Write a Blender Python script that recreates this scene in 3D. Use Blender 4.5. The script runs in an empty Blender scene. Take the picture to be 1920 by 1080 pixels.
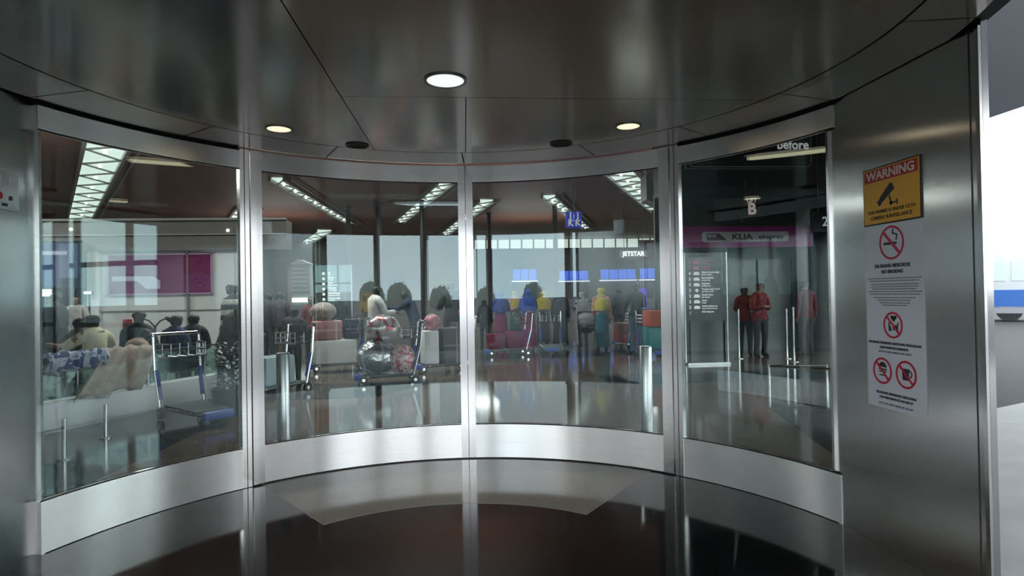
import bpy, bmesh, math, random
from mathutils import Vector, Matrix, Euler
random.seed(7)
C = bpy.context.scene.collection
SC = bpy.context.scene
PI = math.pi
def R(a): return math.radians(a)

# ------------------------------------------------------------------ camera, sky, exposure
CAM = Vector((0.0972, -2.7822, 1.45))
FPX, PITCH, ROLL, YAW = 1109.18, 0.010741, -0.016726, 0.079357
def cam_basis():
    cy, sy = math.cos(YAW), math.sin(YAW); cp, sp = math.cos(PITCH), math.sin(PITCH)
    cr, sr = math.cos(ROLL), math.sin(ROLL)
    fw = Vector((sy, cy, 0)); ri = Vector((cy, -sy, 0)); up = Vector((0, 0, 1))
    fw2 = fw*cp + up*sp; up2 = up*cp - fw*sp
    return ri*cr + up2*sr, up2*cr - ri*sr, fw2
RI, UP, FW = cam_basis()
cd = bpy.data.cameras.new('camera'); co = bpy.data.objects.new('camera', cd); C.objects.link(co)
cd.sensor_width = 36; cd.lens = FPX/1920*36; cd.clip_start = .02; cd.clip_end = 500
co.matrix_world = Matrix(((RI.x, UP.x, -FW.x, CAM.x), (RI.y, UP.y, -FW.y, CAM.y), (RI.z, UP.z, -FW.z, CAM.z), (0, 0, 0, 1)))
SC.camera = co
vs = SC.view_settings
vs.view_transform = 'Standard'; vs.look = 'None'; vs.gamma = 1; vs.use_curve_mapping = False; vs.exposure = 0
SKY = 4.7
w = bpy.data.worlds.new('overcast_sky'); SC.world = w; w.use_nodes = True
nt = w.node_tree; nt.nodes.clear()
wo = nt.nodes.new('ShaderNodeOutputWorld'); bg = nt.nodes.new('ShaderNodeBackground')
tc = nt.nodes.new('ShaderNodeTexCoord'); mp = nt.nodes.new('ShaderNodeMapping'); nz = nt.nodes.new('ShaderNodeTexNoise')
mp.inputs['Scale'].default_value = (1, 1, 3.0); nz.inputs['Scale'].default_value = 2.2; nz.inputs['Detail'].default_value = 5
cr_ = nt.nodes.new('ShaderNodeValToRGB')
cr_.color_ramp.elements[0].position = .32; cr_.color_ramp.elements[0].color = (.76, .90, 1, 1)
cr_.color_ramp.elements[1].position = .68; cr_.color_ramp.elements[1].color = (.98, 1, 1, 1)
nt.links.new(tc.outputs['Generated'], mp.inputs['Vector']); nt.links.new(mp.outputs['Vector'], nz.inputs['Vector'])
nt.links.new(nz.outputs['Fac'], cr_.inputs['Fac']); nt.links.new(cr_.outputs['Color'], bg.inputs['Color'])
bg.inputs['Strength'].default_value = SKY; nt.links.new(bg.outputs['Background'], wo.inputs['Surface'])
SC.cycles.max_bounces = 14; SC.cycles.transparent_max_bounces = 24; SC.cycles.glossy_bounces = 6
SC.cycles.caustics_reflective = False; SC.cycles.caustics_refractive = False; SC.cycles.sample_clamp_indirect = 6
try: SC.cycles.use_denoising = True
except Exception: pass

def area_light(name, loc, sx, sy, watt, col=(1, 1, 1), rot=(0, 0, 0)):
    l = bpy.data.lights.new(name, 'AREA'); l.shape = 'RECTANGLE'; l.size = sx; l.size_y = sy; l.energy = watt; l.color = col
    o = bpy.data.objects.new(name, l); C.objects.link(o); o.location = loc; o.rotation_euler = rot
    return o
# the hall's own ceiling lighting
for x, y, e_ in ((-14, 10, 400), (-3, 9, 420), (9, 13.5, 120), (-15, 24, 400), (-3, 22, 440), (9, 21, 300), (-14, 36, 400), (0, 36, 400), (14, 34, 400)):
    area_light('hall_ceiling_lamp', (x, y, 5.6), 5, 1.2, e_, (.95, 1, .97))
for x, y in ((-11, 12), (0, 16), (9, 15), (-10, 30), (4, 32)):  # added upward fill lights, only there to brighten the brown ceiling
    area_light('hall_ceiling_fill', (x, y, 4.0), 4, 2, 80, (1, .95, .9), (PI, 0, 0))

# ------------------------------------------------------------------ pixel -> world helpers (1920 x 1080 frame)
def ray(x, y): return ((x-960)*RI - (y-540)*UP + FPX*FW)/FPX
def spot(x, D):                                       # floor point below pixel column x at depth D
    p = CAM + D*ray(x, 550); return Vector((p.x, p.y, 0))
def at_y(x, y, Y): d = ray(x, y); return CAM + (Y-CAM.y)/d.y*d
def at_z(x, y, z): d = ray(x, y); return CAM + (z-CAM.z)/d.z*d
def at_d(x, y, D): return CAM + D*ray(x, y)

# ------------------------------------------------------------------ materials
MATS = {}
def mat(name, col=(.5, .5, .5), rough=.5, metal=0., emit=None, es=1., var=0., vscale=8., bump=0., aniso=0., arot=0., coat=0., stretch=None, spec=None, alpha=None):
    if name in MATS: return MATS[name]
    m = bpy.data.materials.new(name); m.use_nodes = True; t = m.node_tree; b = t.nodes['Principled BSDF']
    b.inputs['Base Color'].default_value = (*col, 1); b.inputs['Roughness'].default_value = rough; b.inputs['Metallic'].default_value = metal
    if spec is not None: b.inputs['Specular IOR Level'].default_value = spec
    if coat: b.inputs['Coat Weight'].default_value = coat; b.inputs['Coat Roughness'].default_value = .05
    if emit: b.inputs['Emission Color'].default_value = (*emit, 1); b.inputs['Emission Strength'].default_value = es
    if alpha is not None: b.inputs['Alpha'].default_value = alpha
    if aniso:
        b.inputs['Anisotropic'].default_value = aniso; b.inputs['Anisotropic Rotation'].default_value = arot
        tg = t.nodes.new('ShaderNodeTangent'); tg.direction_type = 'RADIAL'; tg.axis = 'Z'
        t.links.new(tg.outputs['Tangent'], b.inputs['Tangent'])
    if var or bump:
        tc = t.nodes.new('ShaderNodeTexCoord'); n = t.nodes.new('ShaderNodeTexNoise'); n.inputs['Scale'].default_value = vscale; n.inputs['Detail'].default_value = 4
        src = tc.outputs['Object']
        if stretch:
            mp = t.nodes.new('ShaderNodeMapping'); mp.inputs['Scale'].default_value = stretch; t.links.new(src, mp.inputs['Vector']); src = mp.outputs['Vector']
        t.links.new(src, n.inputs['Vector'])
        if var:
            r = t.nodes.new('ShaderNodeValToRGB')
            r.color_ramp.elements[0].position = .3; r.color_ramp.elements[0].color = (*[max(0, c*(1-var)) for c in col], 1)
            r.color_ramp.elements[1].position = .7; r.color_ramp.elements[1].color = (*[min(1, c*(1+var)) for c in col], 1)
            t.links.new(n.outputs['Fac'], r.inputs['Fac']); t.links.new(r.outputs['Color'], b.inputs['Base Color'])
        if bump:
            bp = t.nodes.new('ShaderNodeBump'); bp.inputs['Strength'].default_value = bump; bp.inputs['Distance'].default_value = .02
            t.links.new(n.outputs['Fac'], bp.inputs['Height']); t.links.new(bp.outputs['Normal'], b.inputs['Normal'])
    MATS[name] = m; return m
def spots_mat(name, c1, c2, scale, rough=.35, metal=0., thr=.5, c3=None):
    if name in MATS: return MATS[name]
    m = bpy.data.materials.new(name); m.use_nodes = True; t = m.node_tree; b = t.nodes['Principled BSDF']
    tc = t.nodes.new('ShaderNodeTexCoord'); n = t.nodes.new('ShaderNodeTexNoise'); n.inputs['Scale'].default_value = scale; n.inputs['Detail'].default_value = 3
    r = t.nodes.new('ShaderNodeValToRGB'); r.color_ramp.interpolation = 'CONSTANT'
    r.color_ramp.elements[0].color = (*c1, 1); r.color_ramp.elements[0].position = 0
    r.color_ramp.elements[1].color = (*c2, 1); r.color_ramp.elements[1].position = thr
    if c3:
        e = r.color_ramp.elements.new(thr+.12); e.color = (*c3, 1)
    t.links.new(tc.outputs['Object'], n.inputs['Vector']); t.links.new(n.outputs['Fac'], r.inputs['Fac']); t.links.new(r.outputs['Color'], b.inputs['Base Color'])
    b.inputs['Roughness'].default_value = rough; b.inputs['Metallic'].default_value = metal
    MATS[name] = m; return m
def glass_mat(name, tint, f0, rough=0.0):
    if name in MATS: return MATS[name]
    m = bpy.data.materials.new(name); m.use_nodes = True; t = m.node_tree; t.nodes.clear()
    o = t.nodes.new('ShaderNodeOutputMaterial'); mx = t.nodes.new('ShaderNodeMixShader'); tr = t.nodes.new('ShaderNodeBsdfTransparent'); g = t.nodes.new('ShaderNodeBsdfGlossy')
    tr.inputs['Color'].default_value = (*tint, 1); g.inputs['Roughness'].default_value = rough; g.inputs['Color'].default_value = (.80, .97, 1, 1)
    lw = t.nodes.new('ShaderNodeLayerWeight'); lw.inputs['Blend'].default_value = .5
    pw = t.nodes.new('ShaderNodeMath'); pw.operation = 'POWER'; pw.inputs[1].default_value = 5
    ml = t.nodes.new('ShaderNodeMath'); ml.operation = 'MULTIPLY_ADD'; ml.inputs[1].default_value = 1-f0; ml.inputs[2].default_value = f0
    t.links.new(lw.outputs['Facing'], pw.inputs[0]); t.links.new(pw.outputs[0], ml.inputs[0]); t.links.new(ml.outputs[0], mx.inputs[0])
    t.links.new(tr.outputs[0], mx.inputs[1]); t.links.new(g.outputs[0], mx.inputs[2]); t.links.new(mx.outputs[0], o.inputs['Surface'])
    MATS[name] = m; return m

STEEL = mat('brushed_steel', (.76, .75, .735), .27, 1, aniso=1., arot=.25, var=.05, vscale=3, stretch=(.4, .4, 60))
STILE = mat('stile_steel', (.66, .65, .64), .16, 1, aniso=.5, arot=.25, var=.04, vscale=3, stretch=(.4, .4, 60))
STEELW = mat('wall_steel', (.50, .50, .50), .2, 1, aniso=.95, arot=0., var=.04, vscale=3, stretch=(60, 60, .4))
STEELC = mat('ceiling_steel', (.42, .39, .36), .17, 1, var=.06, vscale=1.2)
CHROME = mat('chrome', (.72, .73, .73), .16, 1)
CHROME2 = mat('satin_chrome', (.46, .47, .475), .26, 1)
GAP = mat('shadow_gap_black', (.006, .006, .006), .8)
GLASS = glass_mat('door_glass', (.95, .975, .965), .052)
GLASS2 = glass_mat('green_glass', (.62, .80, .74), .05)
BLACKGRANITE = mat('black_granite', (.012, .012, .013), .09, var=.35, vscale=90, spec=.9, coat=.35)
TANGRANITE = mat('tan_granite', (.36, .32, .28), .1, var=.25, vscale=120, spec=.5)
HALLFLOOR = mat('brown_hall_granite', (.14, .108, .085), .10, var=.18, vscale=60, spec=.6)
DARKFLOOR = mat('dark_hall_granite', (.022, .021, .021), .10, var=.3, vscale=60, spec=.45)
WOODCEIL = mat('red_brown_ceiling', (.175, .084, .066), .45, var=.25, vscale=1.5, stretch=(1, 8, 1))
GREYWALL = mat('grey_wall', (.30, .31, .30), .6, var=.05, vscale=1)
WHITEWALL = mat('white_wall', (.62, .63, .61), .45, var=.04, vscale=1.5)
DARKGREY = mat('dark_grey', (.05, .05, .05), .5)
BLACK = mat('black', (.012, .012, .013), .45)
SOFFIT = mat('soffit_taupe', (.17, .155, .14), .5)
WHITE = mat('white_paint', (.78, .78, .77), .4)
WHITEPRINT = mat('white_lettering', (.85, .85, .84), .5, emit=(1, 1, 1), es=.25)
GLOW = mat('lamp_white', (.9, .95, .9), .5, emit=(.86, 1, .95), es=2.2)
PURPLE = mat('purple_panel', (.17, .008, .10), .35)
BLUEPL = mat('blue_plastic', (.03, .07, .36), .4)
CONCRETE = mat('pavement_concrete', (.50, .495, .487), .75, var=.08, vscale=3)
ASPHALT = mat('asphalt', (.035, .035, .038), .85, var=.2, vscale=20)

# ------------------------------------------------------------------ mesh helpers
class MB:
    def __init__(s): s.v = []; s.f = []
    def add(s, vs, fs):
        n = len(s.v); s.v += [tuple(v) for v in vs]; s.f += [tuple(i+n for i in f) for f in fs]; return s
    def box(s, c, d, rot=None, bev=0):
        x, y, z = d[0]/2, d[1]/2, d[2]/2
        if bev:
            bm = bmesh.new(); bmesh.ops.create_cube(bm, size=1); bmesh.ops.scale(bm, vec=d, verts=bm.verts)
            bmesh.ops.bevel(bm, geom=bm.edges[:], offset=bev, segments=2, affect='EDGES', profile=.6)
            bm.verts.index_update(); vs = [v.co.copy() for v in bm.verts]; fs = [[v.index for v in f.verts] for f in bm.faces]; bm.free()
        else:
            vs = [Vector((a*x, b*y, e*z)) for e in (-1, 1) for b in (-1, 1) for a in (-1, 1)]
            fs = [(0, 2, 3, 1), (4, 5, 7, 6), (0, 1, 5, 4), (2, 6, 7, 3), (0, 4, 6, 2), (1, 3, 7, 5)]
        if rot: e = Euler(rot).to_matrix(); vs = [e @ v for v in vs]
        c = Vector(c); return s.add([v+c for v in vs], fs)
    def tube(s, pts, r, n=8):
        pts = [Vector(p) for p in pts]; rings = []
        for i, p in enumerate(pts):
            d = (pts[min(i+1, len(pts)-1)] - pts[max(i-1, 0)]).normalized()
            a = Vector((0, 0, 1)) if abs(d.z) < .9 else Vector((1, 0, 0))
            u = d.cross(a).normalized(); v = d.cross(u); rr = r[i] if isinstance(r, (list, tuple)) else r
            rings.append([p + (u*math.cos(2*PI*k/n) + v*math.sin(2*PI*k/n))*rr for k in range(n)])
        vs = [q for g in rings for q in g]; fs = []
        for i in range(len(pts)-1):
            for k in range(n): fs.append((i*n+k, i*n+(k+1) % n, (i+1)*n+(k+1) % n, (i+1)*n+k))
        fs.append(tuple(range(n))[::-1]); fs.append(tuple(range((len(pts)-1)*n, len(pts)*n)))
        return s.add(vs, fs)
    def lathe(s, prof, c=(0, 0, 0), n=20, wave=0, waves=7, sx=1, sy=1):
        c = Vector(c); vs = []; fs = []
        for i, (r, z) in enumerate(prof):
            for k in range(n):
                a = 2*PI*k/n; rr = r*(1+wave*i/max(1, len(prof)-1)*math.sin(a*waves))
                vs.append(c+Vector((rr*math.cos(a)*sx, rr*math.sin(a)*sy, z)))
        m = len(prof)
        for i in range(m-1):
            for k in range(n): fs.append((i*n+k, i*n+(k+1) % n, (i+1)*n+(k+1) % n, (i+1)*n+k))
        fs.append(tuple(range(n))[::-1]); fs.append(tuple(range((m-1)*n, m*n)))
        return s.add(vs, fs)
    def ball(s, c, d, n=14, noise=0, seed=0, rot=None):
        rnd = random.Random(seed); m = n//2+1; c = Vector(c); vs = []; fs = []
        e = Euler(rot).to_matrix() if rot else None
        ph = [(rnd.uniform(1, 4), rnd.uniform(1, 4), rnd.uniform(0, 6)) for _ in range(4)]
        for i in range(m+1):
            t = PI*i/m
            for k in range(n):
                a = 2*PI*k/n; p = Vector((math.sin(t)*math.cos(a), math.sin(t)*math.sin(a), math.cos(t)))
                q = 1 + noise*sum(math.sin(p.x*u*2+f)*math.cos(p.y*v*2+p.z*u+f) for u, v, f in ph)/2
                p = Vector((p.x*d[0]/2*q, p.y*d[1]/2*q, p.z*d[2]/2*q))
                if e: p = e @ p
                vs.append(c+p)
        for i in range(m):
            for k in range(n): fs.append((i*n+k, (i+1)*n+k, (i+1)*n+(k+1) % n, i*n+(k+1) % n))
        return s.add(vs, fs)
    def prism(s, poly, z0, z1):
        n = len(poly); vs = [(p[0], p[1], z0) for p in poly] + [(p[0], p[1], z1) for p in poly]
        fs = [tuple(range(n))[::-1], tuple(range(n, 2*n))] + [(k, (k+1) % n, n+(k+1) % n, n+k) for k in range(n)]
        return s.add(vs, fs)
    def prism_xz(s, poly, y0, y1):                    # outline in x,z, extruded along y
        n = len(poly); vs = [(p[0], y0, p[1]) for p in poly] + [(p[0], y1, p[1]) for p in poly]
        fs = [tuple(range(n)), tuple(range(n, 2*n))[::-1]] + [((k+1) % n, k, n+k, n+(k+1) % n) for k in range(n)]
        return s.add(vs, fs)
    def arc(s, r0, r1, a0, a1, z0, z1, n=None, c=(0, 0), flip=False):   # angles in degrees from +Y (or -Y when flip) towards +X
        n = n or max(1, int(abs(a1-a0)/1.2)); vs = []; fs = []
        for i in range(n+1):
            a = R(a0+(a1-a0)*i/n); sx, sy = math.sin(a), math.cos(a)*(-1 if flip else 1)
            for r, z in ((r0, z0), (r1, z0), (r1, z1), (r0, z1)): vs.append((c[0]+r*sx, c[1]+r*sy, z))
        for i in range(n):
            for k in range(4):
                f = (i*4+k, i*4+(k+1) % 4, (i+1)*4+(k+1) % 4, (i+1)*4+k); fs.append(f)
        fs.append((3, 2, 1, 0)); fs.append((n*4, n*4+1, n*4+2, n*4+3))
        return s.add(vs, fs)
    def build(s, name, m, parent=None, smooth=True, loc=None, rz=0):
        me = bpy.data.meshes.new(name); me.from_pydata(s.v, [], s.f); me.validate()
        bm = bmesh.new(); bm.from_mesh(me); bmesh.ops.recalc_face_normals(bm, faces=bm.faces[:]); bm.to_mesh(me); bm.free()
        if m: me.materials.append(m)
        if smooth:
            me.polygons.foreach_set('use_smooth', [True]*len(me.polygons)); me.set_sharp_from_angle(angle=R(32))
        o = bpy.data.objects.new(name, me); C.objects.link(o)
        if parent: o.parent = parent
        if loc is not None: o.location = loc
        o.rotation_euler.z = rz
        return o
def tag(o, label=None, cat=None, group=None, kind=None):
    if label: o['label'] = label
    if cat: o['category'] = cat
    if group: o['group'] = group
    if kind: o['kind'] = kind
    return o
def thing(name, label, cat, loc=(0, 0, 0), rz=0, group=None):
    o = bpy.data.objects.new(name, None); C.objects.link(o); o.location = loc; o.rotation_euler.z = rz; o.empty_display_size = .1
    return tag(o, label, cat, group)
def struct(o, label=None, cat=None):
    return tag(o, label, cat, None, 'structure')
def copy_tree(o, parent=None):
    c = o.copy(); C.objects.link(c)
    if parent: c.parent = parent
    for ch in list(o.children): copy_tree(ch, c)
    return c
def text(name, s, size, m, parent, loc, rot=(PI/2, 0, 0), bold=0., align='CENTER', depth=.002, sx=1.):
    cu = bpy.data.curves.new(name, 'FONT'); cu.body = s; cu.size = size; cu.align_x = align; cu.align_y = 'CENTER'; cu.extrude = depth/2; cu.offset = bold; cu.resolution_u = 3
    cu.space_line = .95
    t = bpy.data.objects.new(name, cu); C.objects.link(t)
    dg = bpy.context.evaluated_depsgraph_get(); me = bpy.data.meshes.new_from_object(t.evaluated_get(dg)); C.objects.unlink(t); bpy.data.objects.remove(t); bpy.data.curves.remove(cu)
    me.name = name; me.materials.clear(); me.materials.append(m)
    o = bpy.data.objects.new(name, me); C.objects.link(o); o.parent = parent; o.location = loc; o.rotation_euler = rot; o.scale.x = sx
    return o
def clip(poly, a, b, c):                              # keep a*x+b*y<=c
    out = []
    for i, p in enumerate(poly):
        q = poly[(i+1) % len(poly)]; dp = a*p[0]+b*p[1]-c; dq = a*q[0]+b*q[1]-c
        if dp <= 0: out.append(p)
        if dp*dq < 0: t = dp/(dp-dq); out.append((p[0]+t*(q[0]-p[0]), p[1]+t*(q[1]-p[1])))
    return out

# ================================================================== SETTING: round vestibule
RD, WX, OC = 2.517, 2.394, .43        # door radius, side wall x, centre (y) of the outer arc
ZC, ZH, ZK = 2.611, 2.454, .302       # ceiling, header underside, kick plate top
AX = 2.0                               # azimuth of the door axis
def lens(az):                          # distance from origin to the lens shaped outline
    s, c_ = math.sin(az), math.cos(az); best = 2.49
    if abs(s) > 1e-6: best = min(best, (WX+.02)/abs(s))
    # outer circle centre (0,OC)
    bq = -2*OC*c_; cq = OC*OC-2.49**2; best = min(best, (-bq+math.sqrt(bq*bq-4*cq))/2)
    return best
# floor
N = 96
fl = MB(); out = [(lens(2*PI*k/N)*math.sin(2*PI*k/N)*1.02, lens(2*PI*k/N)*math.cos(2*PI*k/N)*1.02) for k in range(N)]
fl.prism(out, -.06, 0); floor = struct(fl.build('floor', BLACKGRANITE))
tn = MB(); tn.arc(1.365, RD+.02, -37.2, 39.4, -.03, .0015, 60); tn.build('floor_inlay', TANGRANITE, floor)
sb = MB(); sb.arc(RD-.03, RD+.03, -70, 73, -.03, .004, 100); sb.build('threshold_strip', mat('threshold_dark', (.03, .03, .03), .35, 1), floor)
# ceiling: separate panels with open joints under a black backing
cl = MB(); cl.prism([(x*1.01, y*1.01) for x, y in out], ZC+.03, ZC+.16); ceil = struct(cl.build('ceiling', GAP))
base = [(min(2.04, lens(2*PI*k/N))*math.sin(2*PI*k/N), min(2.04, lens(2*PI*k/N))*math.cos(2*PI*k/N)) for k in range(N)]
g = .003
def panel(poly):
    if len(poly) > 2: b = MB(); b.prism(poly, ZC, ZC+.028); b.build('ceiling_panel', STEELC, ceil, smooth=False)
panel(clip(base, 1, 0, -.60-g))
mid = clip(base, -1, 0, .60-g)
panel(clip(mid, 0, 1, .69-g))
fr = clip(mid, 0, -1, -.69-g)
panel(clip(fr, 1, 0, .12-g)); panel(clip(fr, -1, 0, -.12-g))
seams = [-72, -50, -25, 2.5, 29.5, 52, 74, 100, 130, 180, 230, 260, 288]
for a0, a1 in zip(seams, seams[1:]):
    n = 14; A = [R(a0+.12+(a1-a0-.24)*i/n) for i in range(n+1)]
    poly = [(2.052*math.sin(a), 2.052*math.cos(a)) for a in A]; o2 = [(max(2.06, lens(a)-.03)*math.sin(a), max(2.06, lens(a)-.03)*math.cos(a)) for a in A]
    b = MB()
    for i in range(n): b.prism([poly[i], poly[i+1], o2[i+1], o2[i]], ZC, ZC+.028)
    b.build('ceiling_panel', STEELC, ceil, smooth=False)
# side walls (steel jambs)
def side_wall(name, sgn, y0, y1):
    b = MB(); b.box((sgn*(WX+.015), (y0+y1)/2, (ZC+.1)/2), (.03, y1-y0, ZC+.1)); o = struct(b.build(name, STEELW, smooth=False))
    for y in (y0, y1):
        t = MB(); t.box((sgn*(WX-.004), y+(.012 if y == y0 else -.012), ZC/2), (.02, .022, ZC-.004)); t.build('edge_strip', STILE, o)
    t = MB(); t.box((sgn*(WX-.0015), y0+.065, ZC/2), (.003, .004, ZC-.01)); t.build('panel_joint', DARKGREY, o)
    return o
wr = side_wall('wall_right', 1, -.347, .775)
wl = side_wall('wall_left', -1, -.347, .905)
for n_, s_, y_ in (('wall_right_outer', 1, -.62), ('wall_left_outer', -1, -.352)):
    b = MB(); b.box((s_*(WX+.06), (y_-1.92)/2, (ZC+.1)/2), (.12, y_+1.92, ZC+.1)); o = struct(b.build(n_, STEELW, smooth=False))
    b = MB(); b.box((s_*(WX+.05), -1.935, (ZC+.1)/2), (.16, .03, ZC+.1)); b.build('end_cap', STEEL, o, smooth=False)

def leaf(name, a_in, a_out, r=RD, c=(0, 0), flip=False, label=None):
    """curved sliding leaf between azimuths; a_in is the meeting stile side"""
    s = 1 if a_out > a_in else -1; r0, r1 = r-.025, r+.025
    o = thing(name, label, None); o['kind'] = 'structure'
    m = MB(); m.arc(r0, r1, a_in, a_in+s*1.42, .012, ZH+.148, 3, c, flip); m.build('stile', STILE, o)
    m = MB(); m.arc(r0-.01, r1, a_out-s*2.0, a_out, .012, ZH+.148, 3, c, flip); m.build('stile', STILE, o)
    a0, a1 = a_in+s*1.42, a_out-s*2.0
    m = MB(); m.arc(r0, r1, a0, a1, .012, ZK, None, c, flip); m.build('kick_plate', STEEL, o)
    m = MB(); m.arc(r0, r1, a0, a1, ZH, ZH+.148, None, c, flip); m.build('top_rail', STEEL, o)
    m = MB(); m.arc(r-.006, r+.006, a0, a1, ZK+.004, ZH-.004, 60, c, flip); m.build('glass_pane', GLASS, o)
    m = MB(); m.arc(r0-.001, r0+.012, a0, a1, ZK, ZK+.006, None, c, flip); m.arc(r0-.001, r0+.012, a0, a1, ZH-.006, ZH, None, c, flip); m.build('gasket', GAP, o)
    return o
leaf('door_1', 2.5, -38.6, label='left curved sliding glass door leaf with steel kick plate')
leaf('door_2', 2.62, 43.9, label='right curved sliding glass door leaf with steel kick plate')
def fixed(name, a0, a1, r=RD, c=(0, 0), flip=False, jamb_at=None, label=None):
    o = thing(name, label, None); o['kind'] = 'structure'; r0, r1 = r-.03, r+.03
    s = 1 if a1 > a0 else -1
    m = MB(); m.arc(r0, r1, a0, a0+s*1.6, 0, ZC, 3, c, flip); m.build('stile', STILE, o)         # beside the sliding leaf
    m = MB(); m.arc(r0-.003, r0+.01, a0+s*.75, a0+s*.85, 0, ZC, 1, c, flip); m.build('stile_groove', DARKGREY, o)
    m = MB(); m.arc(r0+.004, r1, a0+s*1.6, a1, 0, ZK, None, c, flip); m.build('kick_plate', STEEL, o)
    m = MB(); m.arc(r0+.004, r1, a0+s*1.6, a1, ZH, ZH+.138, None, c, flip); m.build('top_rail', STEEL, o)
    m = MB(); m.arc(r0+.03, r1, a0+s*1.6, a1, ZH+.138, ZC+.05, None, c, flip); m.build('shadow_gap', GAP, o)
    m = MB(); m.arc(r-.006, r+.006, a0+s*1.7, a1, ZK+.004, ZH-.004, 50, c, flip); m.build('glass_pane', GLASS, o)
    m = MB(); m.arc(r0+.002, r0+.012, a0+s*1.6, a1, ZK, ZK+.006, None, c, flip); m.arc(r0+.002, r0+.012, a0+s*1.6, a1, ZH-.006, ZH, None, c, flip); m.build('gasket', GAP, o)
    return o
fixed('window_1', -38.8, -70.5, label='fixed curved glass side panel left of the sliding doors')
fixed('window_2', 44.1, 73.5, label='fixed curved glass side panel right of the sliding doors')
# outer doorway behind the camera side: fixed curved panels with the leaves slid open behind them
for n_, a_, l_ in (('window_3', -44, 'left'), ('window_4', 44, 'right')):
    o = thing(n_, 'steel post of the open outer doorway at ' + l_, None); o['kind'] = 'structure'
    m = MB(); m.arc(RD-.04, RD+.04, a_-1.2, a_+1.2, 0, ZC, 3, (0, OC), True); m.build('post', STEEL, o)
    m = MB(); m.arc(RD-.07, RD+.07, a_-1.6, a_+1.6, 0, .03, 3, (0, OC), True); m.build('foot', STEEL, o)
m = MB(); m.arc(RD-.03, RD+.07, -61, 61, ZH, ZC+.06, 60, (0, OC), True); struct(m.build('trim_1', STEEL), 'curved steel lintel over the open outer doorway')

# small fittings in the vestibule ceiling
def downlight(x, y, rad, label, col, es):
    t = thing('downlight', label, 'light', (x, y, ZC), 0, 'round downlights in the steel ceiling')
    m = MB(); m.lathe([(rad*1.18, -.004), (rad*1.18, 0), (rad, .0), (rad, -.004)], n=32); 
    b = MB(); b.arc(rad, rad*1.16, 0, 360, -.006, .0005, 32); b.build('trim_ring', mat('trim_dark_steel', (.16, .16, .16), .25, 1), t)
    b = MB(); b.lathe([(rad*.995, -.0035), (rad*.995, -.0005)], n=32); b.build('diffuser', mat('lamp_%d' % int(es*10), (.9, .9, .85), .4, emit=col, es=es), t)
    return t
downlight(.01, .412, .100, 'large cool white downlight nearest the middle of the steel ceiling', (.88, 1, 1), 1.05)
downlight(-1.155, 1.367, .078, 'warm white downlight left of the door seam', (1, .84, .58), 1.15)
downlight(1.25, 1.253, .078, 'warm white downlight right of the door seam', (1, .84, .56), 1.16)
area_light('downlight_glow', (.01, .412, ZC-.03), .16, .16, .25, (.9, 1, 1))
area_light('downlight_glow', (-1.155, 1.367, ZC-.03), .14, .14, .25, (1, .8, .5))
area_light('downlight_glow', (1.25, 1.253, ZC-.03), .14, .14, .25, (1, .8, .5))
def vent(x, y, label):
    t = thing('ceiling_speaker', label, 'speaker', (x, y, ZC), 0, 'round black speakers in the steel ceiling')
    b = MB(); b.arc(.072, .088, 0, 360, -.008, .0005, 28); b.build('rim', BLACK, t)
    b = MB(); b.lathe([(.072, -.004), (.072, -.0005)], n=28); b.build('grille', mat('speaker_grille', (.02, .02, .02), .7, bump=.3, vscale=300), t)
vent(-.706, 1.808, 'small black round speaker grille in ceiling, left one')
vent(.856, 1.739, 'small black round speaker grille in ceiling, right one')

# ------------------------------------------------------------------ signs on the right steel wall (local x -> along -Y, z up, facing -X)
RED = mat('sign_red', (.42, .012, .012), .4); YEL = mat('sign_yellow', (.72, .36, .015), .35); INK = mat('sign_ink', (.012, .012, .014), .5)
PAPER = mat('poster_paper', (.62, .65, .70), .35); PRED = mat('prohibition_red', (.50, .006, .05), .4); LINE = mat('fine_print_ink', (.06, .06, .07), .6)
SGN_ROT = (PI/2, 0, -PI/2)
def wallpt(u, z, d=.001): return (-d, -u, z)          # thing frame: u = distance towards the camera
sg = thing('warning_sign', 'yellow and red CCTV warning sign above the white poster', 'sign', (WX-.0005, .440, 1.802), 0)
W_, H_ = .43, .320
b = MB(); b.box((-.003, -W_/2, H_/2), (.006, W_, H_), bev=.0015); b.build('board', INK, sg)
b = MB(); b.box((-.0065, -W_/2, H_/2-.0), (.002, W_-.014, H_-.014)); b.build('yellow_field', YEL, sg)
b = MB(); b.box((-.0080, -W_/2, H_-.047), (.002, W_-.034, .066)); b.build('red_band', RED, sg)
text('lettering', 'WARNING', .066, mat('sign_pale', (.72, .60, .50), .5), sg, (-.0095, -W_/2, H_-.049), SGN_ROT, .0016, sx=1.12)
text('lettering', 'THIS PREMISE IS UNDER CCTV', .026, INK, sg, (-.0078, -W_/2, .070), SGN_ROT, .0004, sx=1.02)
text('lettering', 'CAMERA SURVEILLANCE', .028, INK, sg, (-.0078, -W_/2, .037), SGN_ROT, .0005, sx=1.02)
def decal(poly, mtl, par, x=-.0085, name='pictogram'):   # poly in (u, z)
    n = len(poly); vs = [(x, -u, z) for u, z in poly] + [(x+.0012, -u, z) for u, z in poly]
    fs = [tuple(range(n)), tuple(range(n, 2*n))[::-1]] + [((k+1) % n, k, n+k, n+(k+1) % n) for k in range(n)]
    return (vs, fs)
def rotp(poly, a, cx, cz):
    c, s = math.cos(a), math.sin(a); return [(cx+c*u-s*z, cz+s*u+c*z) for u, z in poly]
def circ(cx, cz, r, n=24, a0=0, a1=2*PI): return [(cx+r*math.cos(a0+(a1-a0)*k/n), cz+r*math.sin(a0+(a1-a0)*k/n)) for k in range(n)]
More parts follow.
